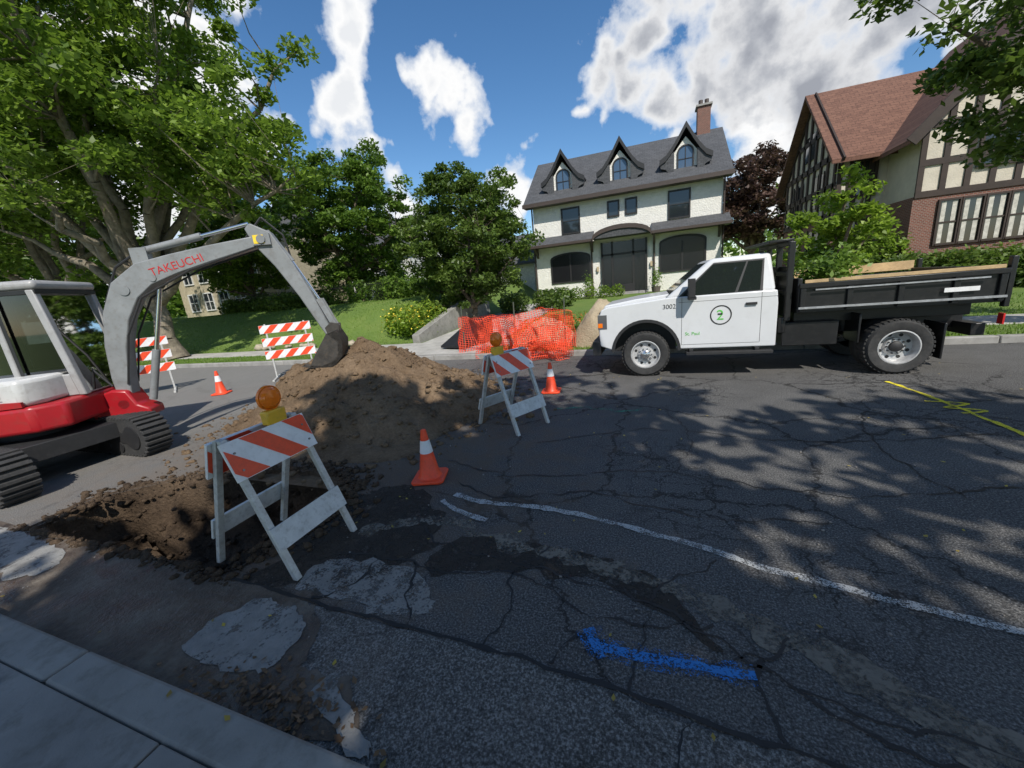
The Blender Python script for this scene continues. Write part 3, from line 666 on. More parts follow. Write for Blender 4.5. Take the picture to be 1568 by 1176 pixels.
# ------------------------------------------------------------ tudor house
tu=empty('tudor_house'); st2=M('tudor_stucco',(.55,.50,.41),.9,0,.08,3,.5,20,.02,.2); timb=M('dark_timber',(.035,.022,.016),.7,0,.2)
b1=B().mat(brick); b1.box(7,20,20.6,27.0,.6,3.4); b1.mat(st2); b1.box(7.01,20,20.61,27.0,3.4,5.75)
b1.prism([(20.6,5.75),(27,5.75),(23.8,8.75)],7.02,20,'x')
b1.mat(brick); b1.box(8.6,15.5,18.6,20.6,.6,3.55); b1.mat(st2); b1.box(8.61,15.49,18.61,20.6,3.55,5.75)
b1.prism([(8.61,5.75),(15.49,5.75),(12.05,9.6)],18.62,24,'y')
b1.obj('walls',tu)
b2=B().mat(roofb)
slab(b2,(6.6,20.0,5.45),(8.3,20.0,5.45),(8.3,23.8,9.0),(6.6,23.8,9.0),.15)
slab(b2,(8.3,20.0,5.45),(20,20.0,5.45),(20,23.8,9.0),(8.3,23.8,9.0),.149)
slab(b2,(6.6,23.8,9.0),(20,23.8,9.0),(20,27.6,5.45),(6.6,27.6,5.45),.15)
slab(b2,(8.1,18.1,5.35),(12.05,18.1,9.85),(12.05,25,9.85),(8.1,25,5.35),.15)
slab(b2,(16,18.1,5.35),(12.05,18.1,9.85),(12.05,25,9.85),(16,25,5.35),.15)
b2.obj('roof',tu)
b3=B().mat(timb)
def bmx(y0,z0,y1,z1,w=.09):
    d=Vector((y1-y0,z1-z0)).normalized(); n_=Vector((-d.y,d.x))*w
    b3.prism([(y0+n_.x,z0+n_.y),(y1+n_.x,z1+n_.y),(y1-n_.x,z1-n_.y),(y0-n_.x,z0-n_.y)],6.94,7.0,'x')
for yy in np.linspace(20.75,26.85,9): bmx(yy,3.45,yy,5.7 if abs(yy-23.8)>2.9 else 5.75+ (3.0-abs(yy-23.8)*.94))
for zz in (3.45,4.6,5.75): bmx(20.6,zz,27,zz,.12)
bmx(22.2,7.0,25.4,7.0); bmx(20.0,5.35,23.8,8.9,.16); bmx(27.6,5.35,23.8,8.9,.16)
def bmy(x0,z0,x1,z1,y,w=.08):
    d=Vector((x1-x0,z1-z0)).normalized(); n_=Vector((-d.y,d.x))*w
    b3.prism([(x0+n_.x,z0+n_.y),(x1+n_.x,z1+n_.y),(x1-n_.x,z1-n_.y),(x0-n_.x,z0-n_.y)],y-.05,y+.005,'y')
for xx in np.arange(7.1,8.6,.5): bmy(xx,3.4,xx,5.7,20.61)
for xx in np.arange(8.7,15.5,.62): bmy(xx,3.6,xx,min(9.5,5.75+1.1*(3.44-abs(xx-12.05))),18.61)
for zz in (3.6,4.6,5.75,7.2): bmy(8.62+max(0,(zz-5.75)*.9),zz,15.48-max(0,(zz-5.75)*.9),zz,18.605,.1)
bmy(8.1,5.25,12.05,9.75,18.12,.17); bmy(16,5.25,12.05,9.75,18.12,.17)
b3.obj('timber_framing',tu)
b4=B()
cur=M('white_curtain',(.5,.48,.42),.9,0,.25,9)
for (a,q) in ((9.35,9.85),(9.95,10.45),(10.55,11.05),(11.15,11.65),(11.75,12.25)):
    window(b4,a,q,1.9,3.3,18.6,(1,2),glass,timb,.06); b4.mat(cur); b4.box(a+.05,a+.17,18.578,18.584,1.92,3.28); b4.box(q-.17,q-.05,18.578,18.584,1.92,3.28)
window(b4,10.2,12.0,4.3,5.4,18.6,(4,2),glass,timb,.1); window(b4,7.5,8.2,4.1,5.3,20.6,(2,2),glass,timb,.1); window(b4,7.4,8.2,1.8,3.1,20.6,(2,3),glass,timb,.1)
b4.mat(glass)
for (a,q,c,d_) in ((21.8,23.0,4.0,5.3),(24.4,25.6,4.0,5.3),(21.8,23.2,1.6,3.0),(24.2,25.6,1.6,3.0),(23.2,24.4,6.2,7.3)): b4.box(6.97,6.996,a,q,c,d_)
b4.mat(timb)
for (a,q,c,d_) in ((21.8,23.0,4.0,5.3),(24.4,25.6,4.0,5.3),(21.8,23.2,1.6,3.0),(24.2,25.6,1.6,3.0)):
    for t in (a-.08,(a+q)/2-.03,q): b4.box(6.93,6.968,t,t+.08,c-.08,d_+.08)
b4.obj('windows',tu)
# ------------------------------------------------------------ houses behind the trees
wtm=M('white_window_trim',(.6,.6,.58),.6)
def simple_house(name,x0,x1,y0,y1,zb,ze,zr,wall,roof,wins):
    e=empty(name); a=B().mat(wall); a.box(x0,x1,y0,y1,zb,ze); a.prism([(y0,ze),(y1,ze),((y0+y1)/2,zr-.1)],x0+.01,x1-.01,'x'); a.obj('walls',e)
    a=B().mat(roof); ym=(y0+y1)/2; s=(zr-ze)/(ym-y0)
    slab(a,(x0-.4,y0-.5,ze-.5*s+.05),(x1+.4,y0-.5,ze-.5*s+.05),(x1+.4,ym,zr+.05),(x0-.4,ym,zr+.05)); slab(a,(x0-.4,ym,zr+.05),(x1+.4,ym,zr+.05),(x1+.4,y1+.5,ze-.5*s+.05),(x0-.4,y1+.5,ze-.5*s+.05))
    a.obj('roof',e); a=B()
    for q in wins: window(a,q[0],q[1],q[2],q[3],y0,(2,2),glass,wtm,.09)
    a.obj('windows',e)
lime=M('limestone',(.40,.35,.25),.9,0,.2,5,.5,14,.03,.2); wht=M('white_siding',(.62,.62,.6),.7)
simple_house('limestone_house',-38,-27,22.5,30,1.5,6.4,9.5,lime,roofm,[(-37+1.9*i,-36+1.9*i,z,z+1.3) for i in range(5) for z in (2.4,4.6)])
simple_house('white_house',-24.5,-18.3,28,34,1.8,6.0,8.5,wht,roofm,[(-23.8+1.9*i,-22.8+1.9*i,z,z+1.2) for i in range(3) for z in (2.8,4.6)])
simple_house('white_house',-13.6,-9.2,32,38,.8,4.0,6.2,wht,roofm,[(-13,-12.2,1.9,3.1),(-11.4,-10.4,1.9,3.1)])
fb=B().mat(M('black_iron',(.015,.015,.016),.5,.3))
for i in range(110):
    x=-26+i*.12; z=H(x,18.2); fb.box(x,x+.02,18.2,18.22,z,z+1.1)
fb.box(-26,-12.9,18.19,18.23,H(-20,18.2)+.9,H(-20,18.2)+.94); fb.obj('iron_fence')
rw=B().mat(conc('wall_concrete',(.27,.26,.235),.7))
rw.prism([(12.4,.1),(19.5,.1),(19.5,1.75),(16.5,1.45),(13.6,.75),(12.4,.45)],-8.55,-8.25,'x'); rw.obj('retaining_wall',bevel=.02)
sp_=[(random.uniform(-17,-11),12.55+random.uniform(-.1,.1),.25) for i in range(24)]
clods('edging_stones',sp_,.10,.24,M('sandstone',(.36,.31,.23),.9,0,.25,7,.4),3,2)
# ------------------------------------------------------------ traffic cones
conem=M('orange_cone_plastic',(.85,.075,.022),.45,0,.1,14,dirt=.35,dcol=(.35,.05,.03)); cwh=M('reflective_white',(.75,.75,.75),.4,0,.06,9,dirt=.3,dcol=(.4,.37,.33))
def cone(x,y,s=1.0,rot=0):
    e=empty('traffic_cone'); c=B().mat(conem); c.T=Matrix.Translation((x,y,0.006))@Matrix.Rotation(rot,4,'Z')
    h=.56*s; q=.175*s
    c.prism([(q,-q*.8),(q,q*.8),(q*.8,q),(-q*.8,q),(-q,q*.8),(-q,-q*.8),(-q*.8,-q),(q*.8,-q)],0,.03,'z'); c.obj('base',e,bevel=.008)
    c2=B().mat(conem); c2.T=c.T
    def rr(t): return .115*s*(1-t)+.028*s*t
    c2.lathe((0,0,0),(0,0,1),[(.13*s,.03),(rr(0.03),.05),(rr(.55),h*.55)],24)
    c2.mat(cwh); c2.lathe((0,0,0),(0,0,1),[(rr(.55)+.003,h*.55),(rr(.80)+.003,h*.80)],24)
    c2.mat(conem); c2.lathe((0,0,0),(0,0,1),[(rr(.80),h*.80),(rr(1),h),(.02*s,h+.006),(.0,h+.006)],24); c2.obj('body',e,smooth=True)
cone(-2.19,3.11,.95,.3); cone(-9.89,6.11,1.0,.5); cone(-1.68,6.34,.92,.1)
# ------------------------------------------------------------ barricades
worn=M('worn_white_board',(.60,.60,.58),.6,0,.12,9,.15,40,.004,.4,.6,(.25,.23,.2)); galv=M('galvanised_leg',(.52,.52,.5),.5,.2,.15,12,.1,40,.003,.5,.6,(.22,.18,.14))
orst=M('orange_reflective',(.78,.075,.025),.35,0,.08,20,dirt=.35,dcol=(.3,.08,.05)); amber=M('amber_lens',(.85,.19,.012),.15,0,.08,30); yel=M('yellow_housing',(.72,.42,.03),.4,0,.1,dirt=.3)
def clip(poly,n,k,sg):
    out=[]
    for i in range(len(poly)):
        a,q=poly[i],poly[(i+1)%len(poly)]; fa=sg*(a[0]*n[0]+a[1]*n[1]-k); fq=sg*(q[0]*n[0]+q[1]*n[1]-k)
        if fa>=0: out.append(a)
        if fa*fq<0:
            t=fa/(fa-fq); out.append((a[0]+(q[0]-a[0])*t,a[1]+(q[1]-a[1])*t))
    return out
def striped(bd,org,ux,uz,un,W,Hh,th,per=.30,slant=1,both=True):
    org=Vector(org);ux=Vector(ux);uz=Vector(uz);un=Vector(un)
    def P(a,b_,c): return tuple(org+ux*a+uz*b_+un*c)
    bd.mat(cwh); bd.hexa([P(0,0,-th),P(W,0,-th),P(W,0,0),P(0,0,0),P(0,Hh,-th),P(W,Hh,-th),P(W,Hh,0),P(0,Hh,0)])
    bd.mat(orst)
    k=-per*6
    while k<W+Hh+per*6:
        n=(1,slant)
        pl=clip(clip([(.004,.004),(W-.004,.004),(W-.004,Hh-.004),(.004,Hh-.004)],n,k,1),n,k+per/2*1.25,-1)
        if len(pl)>2:
            for off in ((.002,.0005),)+(((-th-.0005,-th-.002),) if both else ()):
                m=len(pl); vs=[P(q[0],q[1],off[0]) for q in pl]+[P(q[0],q[1],off[1]) for q in pl]
                bd.add(vs,[tuple(range(m)),tuple(range(2*m-1,m-1,-1))]+[(i,i+m,(i+1)%m+m,(i+1)%m) for i in range(m)])
        k+=per*1.25
bolt=M('bolt_steel',(.2,.2,.2),.4,.8)
def aframe(x,y,rot,lpos=.43,per=.27):
    e=empty('a_frame_barricade'); T=Matrix.Translation((x,y,.006))@Matrix.Rotation(rot,4,'Z')
    W=.60;hh=1.03;sp=.40
    lg=B().mat(galv); lg.T=T
    for s_ in (-1,1):
        for yy in (0,W-.04):
            a=Vector((s_*sp,yy+.02,0)); q=Vector((s_*.02,yy+.02,hh))
            lg.hexa([(a.x-.02,yy,0),(a.x+.02,yy,0),(a.x+.02,yy+.045,0),(a.x-.02,yy+.045,0),(q.x-.02,yy,hh),(q.x+.02,yy,hh),(q.x+.02,yy+.045,hh),(q.x-.02,yy+.045,hh)])
    lg.obj('legs',e,bevel=.003)
    pn=B(); pn.T=T
    bt=B().mat(bolt); bt.T=T
    for s_ in (-1,1):
        d=Vector((s_*(.02-sp),0,hh)); d.normalize()
        nrm=Vector((s_*abs(d.z),0,abs(d.x)))
        def at(z): return Vector((s_*(sp+(.02-sp)*z/hh),0,z))+nrm*.045
        o_=at(.74)
        striped(pn,(o_.x,-.03,o_.z),(0,1,0),tuple(d),tuple(nrm),W+.06,.28,.022,per,1)
        for yy in (.03,W-.02):
            for zz in (.80,.92):
                c_=at(zz); bt.tube((c_.x,yy,c_.z),tuple(Vector((c_.x,yy,c_.z))+nrm*.008),.008,n=8)
        o_=at(.22); pn.mat(worn); ux=Vector((0,1,0)); o_.y=-.01
        def P(a,b_,c): return tuple(o_+ux*a+d*b_+nrm*c)
        pn.hexa([P(0,0,-.02),P(W+.02,0,-.02),P(W+.02,0,0),P(0,0,0),P(0,.17,-.02),P(W+.02,.17,-.02),P(W+.02,.17,0),P(0,.17,0)])
    pn.obj('boards',e); bt.obj('bolts',e)
    lt=B().mat(yel); lt.T=T@Matrix.Translation((.03,lpos,hh+.03))
    lt.box(-.035,.045,-.08,.08,-.05,.06); lt.obj('lamp_battery_case',e,bevel=.012)
    lt2=B().mat(amber); lt2.T=lt.T
    lt2.lathe((0,0,.15),(1,0,0),[(0,.05),(.06,.042),(.083,.02),(.088,0),(.083,-.02),(.06,-.042),(0,-.05)],24)
    lt2.lathe((0,0,.15),(1,0,0),[(.088,.012),(.094,.012),(.094,-.012),(.088,-.012)],24)
    lt2.obj('amber_warning_lamp',e,smooth=True)
    return e
aframe(-2.76,1.58,0,.42)
aframe(-1.98,4.48,R(-28),.12)
def type3(x,y,rot,W=1.2,zs=(.55,.9,1.25)):
    e=empty('type_three_barricade'); T=Matrix.Translation((x,y,.006))@Matrix.Rotation(rot,4,'Z')
    a=B().mat(galv); a.T=T
    for xx in (.15,W-.15):
        a.box(xx-.02,xx+.02,-.02,.02,.04,1.5); a.box(xx-.025,xx+.025,-.6,.6,.0,.04)
    a.obj('posts',e,bevel=.003); a=B(); a.T=T
    for z in zs: striped(a,(0,-.024,z),(1,0,0),(0,0,1),(0,-1,0),W,.22,.03,.3,-1)
    a.obj('boards',e)
type3(-10.0,7.55,R(42),1.25)
type3(-13.0,5.2,R(60),1.6)
sg=empty('road_work_sign'); a=B().mat(galv); a.tube((-12.6,5.0,0),(-12.6,5.0,2.2),.03); a.obj('post',sg)
a=B().mat(M('white_sign_face',(.6,.6,.58),.5)); a.T=Matrix.Translation((-12.6,4.9,1.5))@Matrix.Rotation(R(55),4,'Z'); a.box(-.8,.8,-.02,.02,-.3,.6); a.mat(orst); a.box(-.8,.8,-.026,-.0205,-.3,-.05); a.obj('panel',sg)
# ------------------------------------------------------------ orange safety fence
forg=M('orange_plastic_mesh',(.88,.085,.028),.5,0,.1)
def netting(x0,x1,y,h,seed,amp=.14,cell=.055,th=.019):
    nxx=int((x1-x0)/cell);nz=int(h/cell);V=[];Fc=[]
    for j in range(nz+1):
        for i in range(nxx+1):
            u=i/nxx;v=j/nz; x=x0+(x1-x0)*u
            hh_=h*(.86+.22*mnoise.noise(Vector((x*.9,seed,0)))+.08*mnoise.noise(Vector((x*3,seed,2))))
            V.append((x+.10*mnoise.noise(Vector((x*2,v*3,seed+5))),y+amp*mnoise.noise(Vector((x*1.4,v*1.2,seed)))*2+.07*math.sin(x*9+seed+v*2)+(1-v)*-.05,.03+hh_*v+.04*mnoise.noise(Vector((x*3,v*3,seed)))))
    for j in range(nz):
        for i in range(nxx): Fc.append((j*(nxx+1)+i,j*(nxx+1)+i+1,(j+1)*(nxx+1)+i+1,(j+1)*(nxx+1)+i))
    o=npmesh('netting',V,Fc,[forg],fe); md=o.modifiers.new('w','WIREFRAME'); md.thickness=th; md.use_replace=True; md.use_even_offset=False
fe=empty('orange_safety_fence')
netting(-5.3,-1.95,10.1,1.3,1); netting(-4.6,-1.95,9.75,1.2,4,.22); netting(-3.4,-1.85,9.4,.95,8,.25); netting(-2.9,-1.9,9.15,.5,12,.25)
a=B().mat(M('steel_stake',(.1,.12,.09),.6,.4))
for xx in (-5.2,-3.6,-2.2): a.tube((xx,10.1,.1),(xx+.03,10.1,1.45),.018)
a.obj('stakes',fe)
sm=dirtm('sand',(.36,.29,.19),(.55,.46,.32))
mound('sand_pile',-1.25,10.75,.95,.8,1.3,50,sm,2.2,2.2)
mound('sand_pile',-3.1,11.6,1.2,.9,.9,50,sm,5.2)
a=B().mat(M('black_steel',(.02,.02,.022),.6,.3)); a.hexa([(-6.3,10.6,.2),(-5.5,10.4,.2),(-5.0,11.9,.2),(-5.8,12.1,.2),(-6.3,10.6,.26),(-5.5,10.4,.26),(-5.0,11.9,.95),(-5.8,12.1,.95)]); a.obj('loading_ramp')
# ------------------------------------------------------------ dump truck
tk=empty('dump_truck')
white=M('white_truck_paint',(.62,.63,.64),.2,0,.03,2,spec=.6,dirt=.15,dcol=(.38,.36,.33)); blk=M('black_body_paint',(.012,.012,.013),.35,0,.2,6,dirt=.25,dcol=(.05,.045,.04)); rub=M('tyre_rubber',(.03,.03,.03),.85,0,.25,10,.4,50,.004,dirt=.4,dcol=(.09,.08,.07))
blp=M('black_plastic',(.02,.02,.021),.6,dirt=.2,dcol=(.06,.055,.05)); chrome=M('chrome',(.6,.6,.6),.2,.9,.05); rimm=M('white_steel_rim',(.5,.5,.5),.4,.3,.12,8,dirt=.3); tg=glassm('truck_glass',(.015,.02,.018),.03)
YN=7.36; YW=9.34
def arcpts(cx,cz,r,a0,a1,n=14): return [(cx+r*math.cos(R(a0+(a1-a0)*i/n)),cz+r*math.sin(R(a0+(a1-a0)*i/n))) for i in range(n+1)]
body=[(-.93,.60),(-.95,.80),(-.94,1.16),(-.90,1.27),(-.80,1.315),(-.3,1.36),(.26,1.41),(1.88,1.41),(1.90,1.2),(1.90,.50)]+[(.48,.50)]+arcpts(-.13,.46,.56,4,176)+[(-.72,.52)]
a=B().mat(white); a.prism(body,YN,YN+.30); a.prism(body,YW-.30,YW)
hoodp=[(-.93,.60),(-.93,1.20),(-.86,1.33),(-.3,1.41),(.28,1.46),(1.88,1.41),(1.90,.50),(.48,.5),(.42,1.2),(-.70,1.2),(-.72,.6)]
a.prism(hoodp,YN+.301,YW-.301); a.obj('cab_body',tk,bevel=.045,seg=4)
gy0,gy1=YN+.03,YW-.03; ty0,ty1=YN+.20,YW-.20
g8=[(.20,gy0,1.39),(1.87,gy0,1.39),(1.87,gy1,1.39),(.20,gy1,1.39),(.93,ty0,1.99),(1.80,ty0,2.0),(1.80,ty1,2.0),(.93,ty1,1.99)]
a=B().mat(white); a.hexa(g8); a.obj('cab_roof',tk,bevel=.06,seg=4)
def quad_on(bd,P0,P1,P2,P3,uvs,off):
    P0,P1,P2,P3=map(Vector,(P0,P1,P2,P3)); nn=(P1-P0).cross(P3-P0).normalized()
    def Q(u,v): return (P0*(1-u)*(1-v)+P1*u*(1-v)+P2*u*v+P3*(1-u)*v)
    vs=[tuple(Q(u,v)+nn*off) for u,v in uvs]+[tuple(Q(u,v)+nn*(off-.012)) for u,v in uvs]; m=len(uvs)
    bd.add(vs,[tuple(range(m)),tuple(range(2*m-1,m-1,-1))]+[(i,i+m,(i+1)%m+m,(i+1)%m) for i in range(m)])
a=B().mat(blp)
quad_on(a,g8[0],g8[1],g8[5],g8[4],[(.12,-.08),(.33,-.02),(.885,.03),(.895,.86),(.13,.88)],.004)
a.mat(tg)
quad_on(a,g8[0],g8[1],g8[5],g8[4],[(.15,-.04),(.33,.02),(.86,.06),(.87,.82),(.15,.84)],.007)
quad_on(a,g8[2],g8[3],g8[7],g8[6],[(.12,.06),(.87,-.04),(.86,.84),(.12,.82)],.006)
quad_on(a,g8[3],g8[0],g8[4],g8[7],[(.04,.05),(.96,.05),(.93,.90),(.07,.90)],.006)
quad_on(a,g8[1],g8[2],g8[6],g8[5],[(.12,.15),(.88,.15),(.88,.85),(.12,.85)],.006)
a.mat(blp)
quad_on(a,g8[0],g8[1],g8[5],g8[4],[(.64,.03),(.665,.03),(.665,.84),(.64,.84)],.0095)
a.obj('cab_glass',tk)
a=B().mat(blp)
for xx in (.47,1.66): a.box(xx,xx+.008,YN-.002,YN+.01,.58,1.40)
a.box(.47,1.66,YN-.002,YN+.01,.572,.58); a.box(1.44,1.60,YN-.03,YN-.002,1.20,1.24)
a.box(.42,1.9,YN-.002,YN+.01,1.31,1.317)
a.box(.55,1.85,YN-.10,YN+.12,.40,.45); a.box(.6,.66,YN-.05,YN+.2,.45,.5); a.box(1.6,1.66,YN-.05,YN+.2,.45,.5)
a.box(-1.08,-.93,YN+.02,YW-.02,.42,.68)
a.box(-.70,.40,YN+.32,YW-.32,.45,1.18)
a.box(.56,.66,YN-.26,YN-.02,1.40,1.70); a.box(.56,.68,YN-.25,YN+.05,1.36,1.41)
a.box(-.98,-.945,YN+.35,YW-.35,.72,1.2)
a.obj('trim_bumper_and_mirror',tk,bevel=.014)
a=B().mat(chrome)
for z in (.82,.95,1.08): a.box(-1.0,-.98,YN+.37,YW-.37,z,z+.05)
a.mat(blp)
ar=arcpts(-.13,.46,.60,2,178,18); ai=arcpts(-.13,.46,.545,2,178,18)
for i in range(18):
    a.hexa([(ai[i][0],YN-.015,ai[i][1]),(ai[i+1][0],YN-.015,ai[i+1][1]),(ai[i+1][0],YN+.02,ai[i+1][1]),(ai[i][0],YN+.02,ai[i][1]),
            (ar[i][0],YN-.015,ar[i][1]),(ar[i+1][0],YN-.015,ar[i+1][1]),(ar[i+1][0],YN+.02,ar[i+1][1]),(ar[i][0],YN+.02,ar[i][1])])
a.mat(glassm('headlamp_glass',(.10,.10,.11),.05)); a.box(-.965,-.80,YN-.006,YN+.3,.92,1.18); a.mat(amber); a.box(-.96,-.88,YN-.009,YN-.0065,.95,1.03)
a.obj('grille_lamps_and_arch',tk)
def wheel(x,y,rr,w_,side,dual=False):
    a=B().mat(rub); s_=side
    prof=[(.60*rr,0),(.66*rr,-.02),(.90*rr,-.02),(.97*rr,.02),(rr,.05),(rr,w_-.05),(.97*rr,w_),(.6*rr,w_)]
    prof=[(q[0],q[1]*s_) for q in prof]
    a.lathe((x,y,rr),(0,1,0),prof,40)
    for i in range(40):
        t=2*math.pi*i/40; c_=Vector((x+math.cos(t)*rr*.995,y+s_*w_*.5,rr+math.sin(t)*rr*.995))
        a.T=Matrix.Translation(c_)@Matrix.Rotation(-t,4,'Y'); a.box(-.012,.008,-w_*.46,w_*.46,-.018,.018); a.T=Matrix.Identity(4)
    if dual: a.lathe((x,y+s_*(w_+.06),rr),(0,1,0),prof,40)
    a.obj('tyre',tk,smooth=True,angle=50)
    a=B().mat(rimm); dp=.13 if dual else .045
    a.lathe((x,y,rr),(0,1,0),[(.62*rr,-.012*s_),(.58*rr,-.015*s_),(.55*rr,.02*s_),(.52*rr,dp*s_),(.34*rr,(dp+.01)*s_),(.30*rr,(dp-.03)*s_),(.2*rr,(dp-.035)*s_)],32)
    a.mat(blp)
    for i in range(8):
        t=2*math.pi*(i+.5)/8; a.tube((x+math.cos(t)*rr*.43,y+s_*(dp+.012),rr+math.sin(t)*rr*.43),(x+math.cos(t)*rr*.43,y+s_*(dp-.0),rr+math.sin(t)*rr*.43),.026,n=10)
    a.mat(chrome if not dual else blp); a.lathe((x,y,rr),(0,1,0),[(.2*rr,(dp-.036)*s_),(.19*rr,(dp-.07)*s_),(.12*rr,(dp-.09)*s_),(0,(dp-.092)*s_)],20)
    for i in range(10):
        t=2*math.pi*i/10; a.tube((x+math.cos(t)*rr*.26,y+s_*(dp-.055),rr+math.sin(t)*rr*.26),(x+math.cos(t)*rr*.26,y+s_*(dp-.02),rr+math.sin(t)*rr*.26),.012,n=6)
    a.obj('rim',tk,smooth=True,angle=40)
WX=3.48
wheel(-.13,YN+.03,.415,.24,1); wheel(-.13,YW-.03,.415,.24,-1); wheel(WX,YN-.03,.42,.24,1,True); wheel(WX,YW+.03,.42,.24,-1,True)
a=B().mat(blk)
for yy in (YN+.6,YW-.72): a.box(.3,4.5,yy,yy+.1,.60,.80)
a.box(2.0,2.75,YN+.08,YN+.55,.48,.86); a.tube((WX,YN+.2,.42),(WX,YW-.2,.42),.09)
a.box(4.38,4.54,YN+.2,YW-.2,.52,.70); a.box(4.54,4.74,8.25,8.45,.5,.62)
a.box(3.98,4.01,YN,YN+.5,.22,.75); a.box(2.98,3.01,YN+.02,YN+.5,.5,.95)
a.box(2.2,4.4,YN+.3,YW-.3,.82,1.0); a.tube((2.0,YN+.12,.70),(2.0,YN+.12,.95),.06)
a.obj('chassis',tk,bevel=.01)
bx0,bx1=2.14,4.50
a=B().mat(blk)
a.box(bx0,bx1,YN-.06,YW+.06,1.02,1.10)
a.box(bx0,bx1,YN-.06,YN-.01,1.10,1.44); a.box(bx0,bx1,YW+.01,YW+.06,1.10,1.44)
a.box(bx0,bx0+.06,YN-.009,YW+.009,1.10,1.55); a.box(bx1-.06,bx1,YN-.009,YW+.009,1.10,1.5)
for xx in (2.16,2.75,3.35,3.95,4.42): a.box(xx,xx+.07,YN-.10,YN-.0605,1.04,1.46)
a.box(bx0,bx1,YN-.11,YN-.061,1.40,1.47)
for yy in (YN+.02,YN+.65,YN+1.3,YW-.1): a.box(2.0,2.08,yy,yy+.08,.9,2.12)
for z in (1.3,1.6,2.06): a.box(2.0,2.075,YN+.1,YW-.1,z,z+.07)
a.box(2.03,2.05,YN+.1,YW-.1,.95,1.75)
a.box(1.74,2.08,YN+.1,YW-.1,2.13,2.17)
a.box(4.52,4.58,YN-.06,YN+.02,.95,1.62); a.box(4.52,4.58,YW-.02,YW+.06,.95,1.65)
a.obj('dump_body',tk,bevel=.008)
a=B().mat(M('worn_steel_edge',(.38,.39,.4),.45,.4,.25,9,dirt=.4)); a.box(bx0,bx1,YN-.125,YN-.101,1.085,1.115); a.box(bx0+.2,bx1-.2,YN-.125,YN-.1105,1.36,1.38)
a.mat(cwh); a.box(3.85,4.22,YN-.105,YN-.101,1.20,1.26); a.mat(M('red_reflector',(.5,.02,.02),.3)); a.box(4.58,4.60,YN+.0,YN+.1,.7,.85)
a.obj('rails_and_stickers',tk)
wood=M('plywood',(.45,.32,.17),.8,0,.25,4,.3,30,.01,dirt=.4,dcol=(.2,.13,.07)); a=B().mat(wood)
a.box(bx0+.08,bx1-.02,YN-.045,YN-.015,1.471,1.52); a.box(bx0+.08,bx1-.02,YW+.015,YW+.045,1.475,1.63); a.box(bx0+.1,bx1-.1,YN+.05,YW-.05,1.3,1.33)
a.obj('side_boards',tk,bevel=.004)
C=clumps(np.random.RandomState(4),(2.7,8.0,1.58),(.45,.6,.28),26,.6); L=np.vstack([q+np.random.RandomState(i).normal(size=(60,3))*.12 for i,q in enumerate(C)])
leafmesh('cut_branches',L,.045,gB,tk,3)
def textobj(name,body,size,org,ux,uz,mat,parent,ext=.001):
    cu=bpy.data.curves.new(name,'FONT'); cu.body=body; cu.size=size; cu.extrude=ext; cu.materials.append(mat)
    o=bpy.data.objects.new(name,cu); COL.objects.link(o); ux=Vector(ux).normalized();uz=Vector(uz).normalized(); n_=ux.cross(uz)
    m=Matrix((ux,uz,n_)).transposed().to_4x4(); m.translation=Vector(org); o.matrix_world=m; o.parent=parent; return o
gm=M('green_decal',(.12,.5,.08),.4); bk=M('black_decal',(.03,.03,.03),.4)
a=B().mat(bk); a.lathe((1.08,YN-.002,1.06),(0,1,0),[(.145,-.0015),(.165,-.0015),(.165,.001),(.145,.001),(.145,-.0015)],32); a.obj('door_emblem_ring',tk)
textobj('door_emblem','2',.24,(1.01,YN-.003,.98),(1,0,0),(0,0,1),gm,tk); textobj('door_emblem_bar','-',.30,(1.02,YN-.003,1.01),(1,0,0),(0,0,1),bk,tk)
textobj('unit_number','3002',.11,(.16,YN-.003,1.22),(1,0,0),(0,0,1),bk,tk); textobj('door_lettering','St. Paul',.08,(.53,YN-.003,.74),(1,0,0),(0,0,1),gm,tk)
# ------------------------------------------------------------ mini excavator
ex=empty('mini_excavator')
red=M('red_paint',(.33,.011,.017),.3,0,.1,4,dirt=.35,dcol=(.14,.06,.045)); gry=M('boom_grey_paint',(.21,.22,.225),.45,0,.12,5,.1,30,.004,dirt=.5,dcol=(.12,.10,.085)); lg_=M('cab_light_grey',(.32,.32,.32),.4,0,.08,5,dirt=.4,dcol=(.18,.16,.14))
cyl=M('hydraulic_chrome',(.65,.65,.65),.15,.95,.03)
for yc in (1.78,3.12):
    a=B().mat(rub); x0,x1=-8.95,-6.93; rr=.27
    prof=arcpts(x1,rr+.02,rr,-90,90,10)+arcpts(x0,rr+.02,rr,90,270,10); a.prism(prof,yc-.16,yc+.16)
    for i in range(28): a.box(x0+(x1-x0)*i/27-.02,x0+(x1-x0)*i/27+.02,yc-.165,yc+.165,.0,.03); a.box(x0+(x1-x0)*i/27-.02,x0+(x1-x0)*i/27+.02,yc-.165,yc+.165,2*rr+.01,2*rr+.045)
    for (cx,s0) in ((x1,-80),(x0,100)):
        for i in range(11):
            t=R(s0+16*i); a.T=Matrix.Translation((cx+math.cos(t)*rr,yc,rr+.02+math.sin(t)*rr))@Matrix.Rotation(-t,4,'Y'); a.box(-.01,.035,-.165,.165,-.022,.022); a.T=Matrix.Identity(4)
    a.obj('rubber_track',ex,bevel=.006)
    a=B().mat(blp)
    for s_ in (-1,1):
        for xx in (x0,x1): a.tube((xx,yc+s_*.16,rr+.02),(xx,yc+s_*.175,rr+.02),.17,n=20)
        for i in range(5): a.tube((x0+.35+i*.33,yc+s_*.16,.14),(x0+.35+i*.33,yc+s_*.175,.14),.08,n=14)
        a.box(x0+.1,x1-.1,yc+s_*.165-.004,yc+s_*.165+.004,.2,.36)
    a.obj('rollers',ex)
